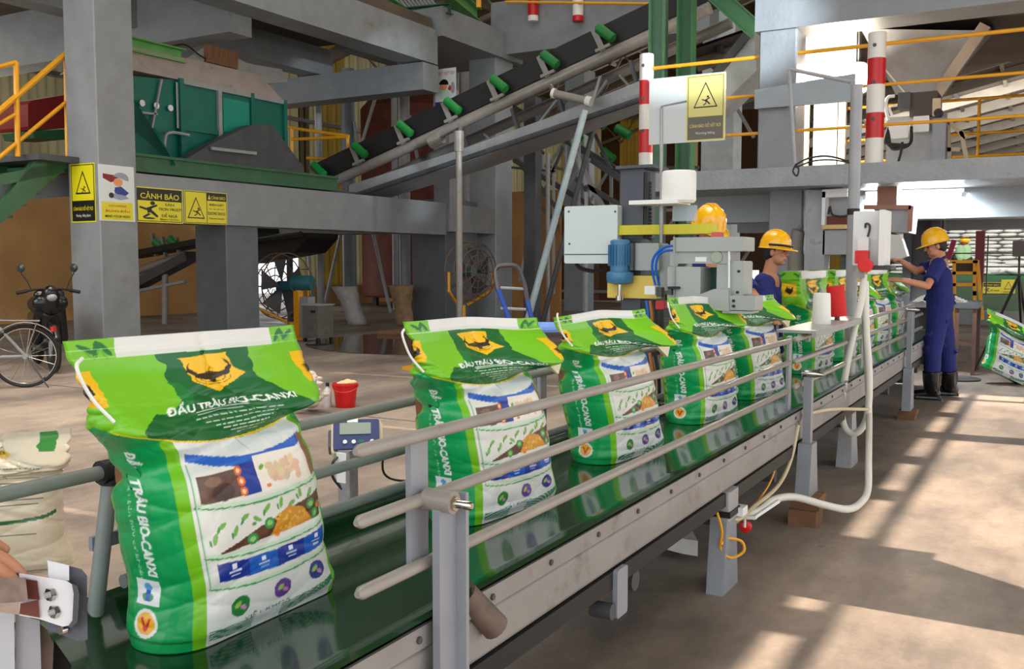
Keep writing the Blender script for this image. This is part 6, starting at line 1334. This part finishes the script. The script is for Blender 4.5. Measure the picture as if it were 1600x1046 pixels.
# ================================================================== floor things behind the belt
t = T('scale_indicator', 'blue digital scale indicator on a square steel stand behind the belt', 'scale', (-2.85, 3.46, 0))
c = A(556, 680, x=-2.85); Mi = basis((.62, -.78, 0)) @ Matrix.Rotation(R(38), 3, 'X')
def ib(x0, x1, y0, y1, z0, z1, nm, m, r=.012):
    q = B().rbox(x0, x1, y0, y1, z0, z1, r); q.v = [tuple(c+Mi @ Vector(v)) for v in q.v]; q.build(nm, m, t)
cream = mat('cream_plastic', (206, 196, 164), .5, var=.05)
ib(-.125, .115, -.07, -.02, -.085, .085, 'case', cream, .02); ib(-.11, .105, -.018, .006, -.075, .08, 'face', mat('indicator_blue', (34, 52, 104), .4, var=.03)); ib(-.07, .075, .004, .010, .0, .06, 'screen', mat('lcd_grey', (150, 162, 152), .2, var=0), .004)
ib(-.01, .04, .004, .011, .062, .09, 'sticker', whiteclean, .002)
for x in (-.075, .01, .05): 
    q = B().lathe((x, .008, -.04), [(.010, -.002), (.010, .004)], 12, 'y'); q.v = [tuple(c+Mi @ Vector(v)) for v in q.v]; q.build('button', whiteclean, t)
ib(-.04, -.01, .004, .010, -.048, -.03, 'button', hoppergreen, .002); ib(.08, .13, -.12, -.04, -.04, .05, 'bracket', steeldark, .01)
b0 = A(548, 862, z=0)
B().rbox(-2.885, -2.815, 3.425, 3.495, 0, c.z-.06, .008, 'z').build('stand', mat('galvanised_steel', (150, 152, 158), .35, .6, var=.2, scale=20), t)
B().box(-2.884, -2.83, 3.418, 3.425, .33, .47).build('label_strip', whiteclean, t); B().box(-3.02, -2.68, 3.30, 3.62, 0, .012).build('base_plate', steelgrey, t)
B().tube(bez([c+Vector((-.03, 0, -.07)), A(522, 720, x=-2.88), A(520, 745, x=-2.9), A(535, 765, x=-2.86)], 6), .007, 6).tube(bez([c+Vector((.1, .1, -.02)), A(600, 740, x=-2.8), A(640, 752, x=-2.8), A(700, 742, x=-2.8)], 6), .006, 6).build('cable', black, t, True)
bp_ = A(540, 636, z=0)
t = T('red_bucket', 'red plastic bucket with crumpled cloth on the floor behind the nearest bag', 'bucket', tuple(bp_))
B().lathe((bp_.x, bp_.y, 0), [(.088, 0), (.09, .004), (.112, .20), (.120, .205), (.120, .225), (.112, .226), (.108, .20), (.09, .02), (.02, .02)], 28).build('pail', redplastic, t, True)
hp = [Vector((bp_.x, bp_.y, 0))+rt*(.118*math.cos(R(a)))-fw.normalized()*.118*math.sin(R(a))*.9+Vector((0, 0, .20-.06*math.sin(R(a)))) for a in range(0, 181, 15)]
B().tube(hp, .005, 6).build('handle', redplastic, t, True)
bb = B(); rng = random.Random(2)
for k in range(9): ellipsoid(bb, (bp_.x+rng.uniform(-.06, .07), bp_.y+rng.uniform(-.05, .05), .215+rng.uniform(0, .02)), rng.uniform(.03, .05), rng.uniform(.03, .05), rng.uniform(.012, .028))
remesh(bb, 'cloth', .006, mat('beige_cloth', (206, 176, 136), .8), t)
q = A(512, 636, z=0)
t = T('plastic_bottle', 'milky plastic bottle with a dark cap beside the red bucket', 'bottle', tuple(q))
B().lathe((q.x, q.y, 0), [(.036, 0), (.038, .01), (.038, .13), (.03, .165), (.014, .185), (.014, .20)], 18).build('bottle_body', mat('milky_plastic', (210, 206, 210), .3, var=.03), t, True)
B().lathe((q.x, q.y, 0), [(.017, .195), (.017, .225), (.014, .228)], 14).build('cap', black, t, True)
q = A(488, 645, z=0); bb = B(); rng = random.Random(8)
for k in range(26): ellipsoid(bb, (q.x+rng.uniform(-.16, .16)*(1-k/34), q.y+rng.uniform(-.1, .1), .04+k*.012), rng.uniform(.03, .08), rng.uniform(.03, .08), rng.uniform(.02, .05))
t = T('film_bundle', 'crumpled clear plastic film beside the bottle', 'film', tuple(q)); o = remesh(bb, 'film', .008, plastic, t, 1)
# fans
def fan(c, R_, face, label, yel, h=.95):
    """drum fan on a yellow stand"""
    t = T('industrial_fan', label, 'fan', (c.x, c.y, 0)); f = Vector(face).normalized(); M = basis(f); P_ = lambda x, y, z: c+M @ Vector((x, y, z))
    cage = mat('rusty_fan_cage', (110, 84, 66), .5, var=.2); dk = mat('fan_dark', (58, 60, 66), .5)
    for rr_ in (1.0, .78, .55, .32):
        for y in ((.10, -.16) if rr_ == 1 else (.13,)):
            B().tube([P_(R_*rr_*math.cos(a), y+(1-rr_)*.05, R_*rr_*math.sin(a)) for a in [2*math.pi*k/24 for k in range(25)]], .011, 6).build('ring', cage, t, True)
    for k in range(12):
        a = 2*math.pi*k/12; B().tube([P_(.06*math.cos(a), .19, .06*math.sin(a)), P_(R_*.6*math.cos(a), .16, R_*.6*math.sin(a)), P_(R_*math.cos(a), .10, R_*math.sin(a)), P_(R_*math.cos(a), -.16, R_*math.sin(a))], .008, 6).build('spoke', cage, t, True)
    for k in range(5):
        a = 2*math.pi*k/5; e = a+.75
        B().add([P_(.07*math.cos(a), .03, .07*math.sin(a)), P_(R_*.86*math.cos(a), .05, R_*.86*math.sin(a)), P_(R_*.86*math.cos(e), -.05, R_*.86*math.sin(e)), P_(.07*math.cos(e), -.03, .07*math.sin(e))]+[P_(.07*math.cos(a), .02, .07*math.sin(a)), P_(R_*.86*math.cos(a), .04, R_*.86*math.sin(a)), P_(R_*.86*math.cos(e), -.06, R_*.86*math.sin(e)), P_(.07*math.cos(e), -.04, .07*math.sin(e))], [(0, 1, 2, 3), (7, 6, 5, 4), (0, 4, 5, 1), (1, 5, 6, 2), (2, 6, 7, 3), (3, 7, 4, 0)]).build('blade', dk, t)
    B().tube([P_(0, -.32, 0), P_(0, .06, 0)], .09, 14).build('motor', mat('motor_teal', (40, 96, 104), .4), t, True)
    for k in (-1, 1): B().tube([P_(k*R_*1.02, -.02, 0), P_(k*R_*1.02, -.02, -h*.5), P_(k*.12, -.25, -h*.9)], .028, 8).build('fork', yel, t, True)
    B().tube([P_(0, -.25, -h*.9), Vector((P_(0, -.25, 0).x, P_(0, -.25, 0).y, .05))], .06, 10).build('stand', yel, t, True)
    B().lathe((P_(0, -.25, 0).x, P_(0, -.25, 0).y, 0), [(.32, 0), (.32, .03), (.1, .08)], 20).build('base', yel, t, True)
    return t
fan(A(440, 447, d=17), .58, (-.95, .1, 0), 'big industrial fan with brown cage and yellow stand at the bright doorway', yellow, .7)
fan(A(737, 425, d=18), .55, (.8, -.2, 0), 'industrial fan on a yellow stand left of the tall pale column', yellow, .7)
t = T('yellow_fan_stand', 'yellow upright with teal motor beside the first fan cage', 'stand', tuple(A(468, 500, d=16.8)))
a = A(468, 455, d=16.8); B().box(a.x-.10, a.x+.02, a.y-.05, a.y+.07, 0, a.z).build('upright', yellow, t); B().box(a.x+.02, a.x+.22, a.y-.03, a.y+.15, 0, a.z-.1).build('side_plate', postgrey, t)
B().tube([(a.x-.15, a.y, a.z+.14), (a.x+.2, a.y+.1, a.z+.14)], .13, 14).build('motor', mat('motor_teal', (40, 96, 104), .4), t, True)
a = A(497, 515, d=16.4)
t = T('metal_cabinet', 'small worn metal cabinet on wheels right of the first fan', 'cabinet', (a.x, a.y, 0))
for (x0, x1, y0, y1, z0, z1, nm, m) in ((-.17, .17, -.2, .2, .07, .62, 'case', mat('worn_cabinet', (96, 90, 84), .5, var=.2, scale=10)), (-.19, .19, -.22, .22, .62, .64, 'lid', steelgrey), (.02, .12, -.21, -.2, .50, .54, 'slot', black)): B().box(a.x+x0, a.x+x1, a.y+y0, a.y+y1, z0, z1).build(nm, m, t)
for x in (-.14, .14):
    for y in (-.17, .17): B().tube([(a.x+x-.02, a.y+y, .035), (a.x+x+.02, a.y+y, .035)], .035, 10).build('caster', black, t, True)
# wrapped sacks at column feet
def wrap(px, y0, y1, w_, dd, m, label, seed):
    c = A(px, y1, z=0); d = (c-CAM).dot(fw); hgt = (y1-y0)*d/F; r_ = w_*.5*d/F; rng = random.Random(seed); V, Q = [], []; n, k = 18, 10
    for i in range(k+1):
        u = i/k; ww = r_*(.72+.28*abs(u-.35)*2.2 if u > .3 else .80); 
        for j in range(n): q = 2*math.pi*j/n; e = ww*(1+rng.uniform(-.09, .09)); V.append((c.x+e*math.cos(q)+(.5-u)*dd, c.y+e*math.sin(q)*.8, hgt*u*(1+rng.uniform(-.012, .012))))
    for i in range(k):
        for j in range(n): Q.append((i*n+j, i*n+(j+1) % n, (i+1)*n+(j+1) % n, (i+1)*n+j))
    Q += [tuple(range(n))[::-1], tuple(k*n+j for j in range(n))]
    tag(B().add(V, Q).build('wrapped_sack', m, None, 'all'), label, 'sack')
wrap(549, 448, 507, 38, .35, mat('grey_dirty_sack', (170, 168, 168), .6, var=.12, scale=8, dirt=((84, 78, 74), .60, 6)), 'grey dirty sack wrapped round the foot of a steel column', 1)
wrap(630, 446, 509, 36, .12, mat('brown_dirty_sack', (150, 122, 88), .7, var=.25, scale=8, dirt=((80, 50, 30), .58, 6)), 'brown stained sack wrapped round the foot of a steel column', 2)
wrap(672, 456, 486, 32, .0, mat('tan_paper_sack', (150, 136, 100), .7, var=.25, scale=8, dirt=((90, 76, 50), .58, 6)), 'short tan paper sack right of the brown one', 3)
a, b_ = A(590, 521, z=.03), A(645, 521, z=.03); tag(B().tube([a, b_], .055, 10).build('round_log', woodb, None, True), 'short round log lying on the floor near the puddle', 'log')
a = A(690, 582, z=0); tag(B().box(a.x-.6, a.x-.3, a.y, a.y+.2, 0, .04).build('yellow_block', yellow), 'small yellow block on the floor left of the second bag', 'block')
# blue hand truck and blue stool
t = T('hand_truck', 'blue hand truck with a curved grey handle behind the second and third bags', 'hand truck', tuple(A(810, 505, d=9)))
h_ = lambda px, py, d=9: A(px, py, d=d)
B().tube(bez([h_(778, 455), h_(774, 430), h_(777, 418), h_(790, 415), h_(808, 418), h_(818, 440), h_(824, 470)], 6), .022, 8).build('handle', mat('dark_chrome', (90, 84, 84), .3, .6), t, True)
B().tube([h_(778, 452), h_(800, 510), h_(820, 640)], .024, 8).tube([h_(824, 470), h_(836, 520), h_(845, 640)], .024, 8).build('side_tube', mat('blue_tube', (26, 74, 170), .4), t, True)['kind'] = 'stuff'
for y in (450, 482): B().tube([h_(782, y), h_(822, y+2)], .014, 6).build('cross_bar', steelgrey, t, True)
a = A(845, 510, d=6.3)
t = T('blue_stool', 'adjustable stool with a flat blue and white seat behind the third bag', 'stool', (a.x, a.y, 0))
B().add([A(806, 503, d=6.3), A(880, 504, d=6.1), A(884, 515, d=5.9), A(812, 517, d=5.9)]+[A(806, 506, d=6.3), A(880, 507, d=6.1), A(884, 519, d=5.9), A(812, 521, d=5.9)], [(0, 1, 2, 3), (7, 6, 5, 4), (0, 4, 5, 1), (1, 5, 6, 2), (2, 6, 7, 3), (3, 7, 4, 0)]).build('seat', mat('blue_white_seat', (90, 130, 200), .4, var=.4, scale=6), t)
B().tube([(a.x, a.y, .05), (a.x, a.y, a.z-.05)], .024, 12).build('post', steelgrey, t, True)
for k in range(7): B().lathe((a.x+.02*.8, a.y-.02, .3+k*.08), [(.006, -.006), (.006, .002)], 8, 'y').build('hole', black, t)
for k in range(4): B().bar((a.x, a.y, .05), (a.x+.28*math.cos(R(45+90*k)), a.y+.28*math.sin(R(45+90*k)), .02), .04, .03).build('leg', steelgrey, t)
B().tube(bez([A(905, 640, x=-1.9), A(888, 670, x=-1.95), A(882, 700, x=-1.95), A(886, 730, x=-1.95)], 5), .008, 8).build('blue_tube', hoseblue, None, True)
tag(bpy.data.objects['blue_tube'], 'thin blue air tube hanging left of the third bag', 'tube')
# bicycle
wc = A(40, 554, d=10.35)
t = T('bicycle', 'old bicycle with silver rear fender at the left edge', 'bicycle', (wc.x, wc.y, 0))
fwd = Vector((-.62, -.78, 0)).normalized(); lat_ = Vector((0, 0, 1)).cross(fwd)
def BK(a, z, l=0): return Vector((wc.x, wc.y, 0))+fwd*a+lat_*l+Vector((0, 0, z))
def wheel(a, nm='wheel'):
    w_ = B().tube([BK(a+.325*math.cos(q), .34+.325*math.sin(q)) for q in [2*math.pi*k/36 for k in range(37)]], .017, 8).build(nm, black, t, True)
    B().tube([BK(a+.30*math.cos(q), .34+.30*math.sin(q)) for q in [2*math.pi*k/36 for k in range(37)]], .009, 6).build('rim', chrome, w_, True)
    for k in range(18): q = 2*math.pi*k/18; B().tube([BK(a, .34), BK(a+.3*math.cos(q), .34+.3*math.sin(q))], .0022, 4).build('spoke', chrome, w_)
    B().tube([BK(a, .34, -.05), BK(a, .34, .05)], .03, 10).build('hub', steelgrey, w_, True)
wheel(0); wheel(1.05)
V = [BK(.36*math.cos(q), .34+.36*math.sin(q), l) for q in [R(-20+10*k) for k in range(17)] for l in (-.03, .0, .03)]
B().add([v+(Vector((0, 0, .01)) if i % 3 == 1 else Vector()) for i, v in enumerate(V)], [(i*3+j, i*3+j+1, (i+1)*3+j+1, (i+1)*3+j) for i in range(16) for j in (0, 1)]).build('fender', mat('dull_silver', (170, 168, 164), .35, .5), t, True)
for a, b_ in ((BK(0, .34), BK(.42, .34)), (BK(0, .34), BK(.36, .80)), (BK(.36, .80), BK(.44, .32)), (BK(.44, .32), BK(.90, .80)), (BK(.36, .78), BK(.90, .88)), (BK(.88, .95), BK(1.05, .34))): B().tube([a, b_], .016, 8).build('frame_tube', steelgrey, t, True)
for a, b_ in ((BK(0, .34, .04), BK(-.12, .70, .04)), (BK(-.15, .72, .05), BK(.3, .74, .05)), (BK(-.15, .72, -.05), BK(.3, .74, -.05))): B().tube([a, b_], .008, 6).build('rack_bar', chrome, t, True)
B().lathe(BK(.44, .32), [(.09, -.004), (.09, .004)], 20, 'y').build('chain_ring', steeldark, t); bb = B(); ellipsoid(bb, BK(.36, .87), .08, .12, .035); bb.build('saddle', black, t, 'all')
B().tube([BK(-.02, .33, .06), BK(-.22, .0, .12)], .009, 6).build('kickstand', steeldark, t); B().box(*(lambda p: (p.x-.02, p.x+.02, p.y-.02, p.y+.02, p.z, p.z+.05))(BK(-.28, .60))).build('reflector', red, t)
bb = B(); bb.tube([BK(.88, .95, l) for l in (-.28, 0, .28)], .012, 8).build('handlebar', chrome, t, True)
# motor scooter
mc_ = A(70, 500, d=12.2)
t = T('motor_scooter', 'black motor scooter with one round mirror parked by the ochre wall', 'motorcycle', (mc_.x, mc_.y, 0))
f_ = Vector((.9, -.43, 0)).normalized(); l_ = Vector((0, 0, 1)).cross(f_)
def MS(a, l, z): return Vector((mc_.x, mc_.y, 0))+f_*a+l_*l+Vector((0, 0, z))
for a in (.55, -.65):
    w_ = B().tube([MS(a+.24*math.cos(q), 0, .29+.24*math.sin(q)) for q in [2*math.pi*k/28 for k in range(29)]], .05, 10).build('wheel', black, t, True); B().tube([MS(a, -.04, .29), MS(a, .04, .29)], .10, 12).build('hub', steelgrey, w_, True)
def mblob(lst, nm, m, v=.015):
    bb = B()
    for c, d, r1, r2 in lst: capsule(bb, MS(*c), MS(*d), r1, r2)
    remesh(bb, nm, v, m, t, 3)
mblob([((.42, -.10, .85), (.42, .10, .85), .11, .11), ((.46, 0, .80), (.50, 0, .98), .11, .09), ((.38, -.12, .95), (.38, .12, .95), .06, .06)], 'front_cowl', blackgloss)
mblob([((.40, -.12, .78), (.30, -.14, .40), .06, .08), ((.40, .12, .78), (.30, .14, .40), .06, .08), ((.40, 0, .7), (.32, 0, .4), .09, .09)], 'leg_shield', blackgloss)
mblob([((.28, 0, .36), (-.2, 0, .34), .13, .14), ((-.15, 0, .55), (-.75, 0, .62), .14, .10)], 'body_shell', blackgloss); mblob([((-.1, 0, .74), (-.7, 0, .80), .11, .10)], 'seat', black)
mblob([((.60, 0, .55), (.42, 0, .60), .06, .05), ((.78, 0, .42), (.60, 0, .55), .05, .06)], 'front_fender', blackgloss)
B().tube([MS(.36, -.34, .98), MS(.38, -.15, 1.02), MS(.38, .15, 1.02), MS(.36, .34, .98)], .015, 8).build('handlebar', black, t, True)
for k in (-1, 1):
    B().tube([MS(.37, k*.36, .975), MS(.36, k*.24, 1.0)], .022, 8).build('grip', black, t, True)
    m_ = B().tube([MS(.38, k*.2, 1.02), MS(.38, k*.24, 1.12), MS(.34, k*.30, 1.22)], .007, 6).build('mirror_arm', black, t, True); bb = B(); ellipsoid(bb, MS(.34, k*.30, 1.28), .07, .03, .055); bb.build('mirror', mat('mirror_shell', (50, 54, 54), .25), t, 'all')
bb = B(); ellipsoid(bb, MS(.55, 0, .92), .07, .06, .05); bb.build('headlight', mat('headlight_glass', (150, 150, 150), .1), t, 'all')
for k in range(5): B().bar(MS(.10+.05*k, -.16, .58), MS(-.12+.06*k, -.16, .34), .008, .008).build('chrome_strip', chrome, t)
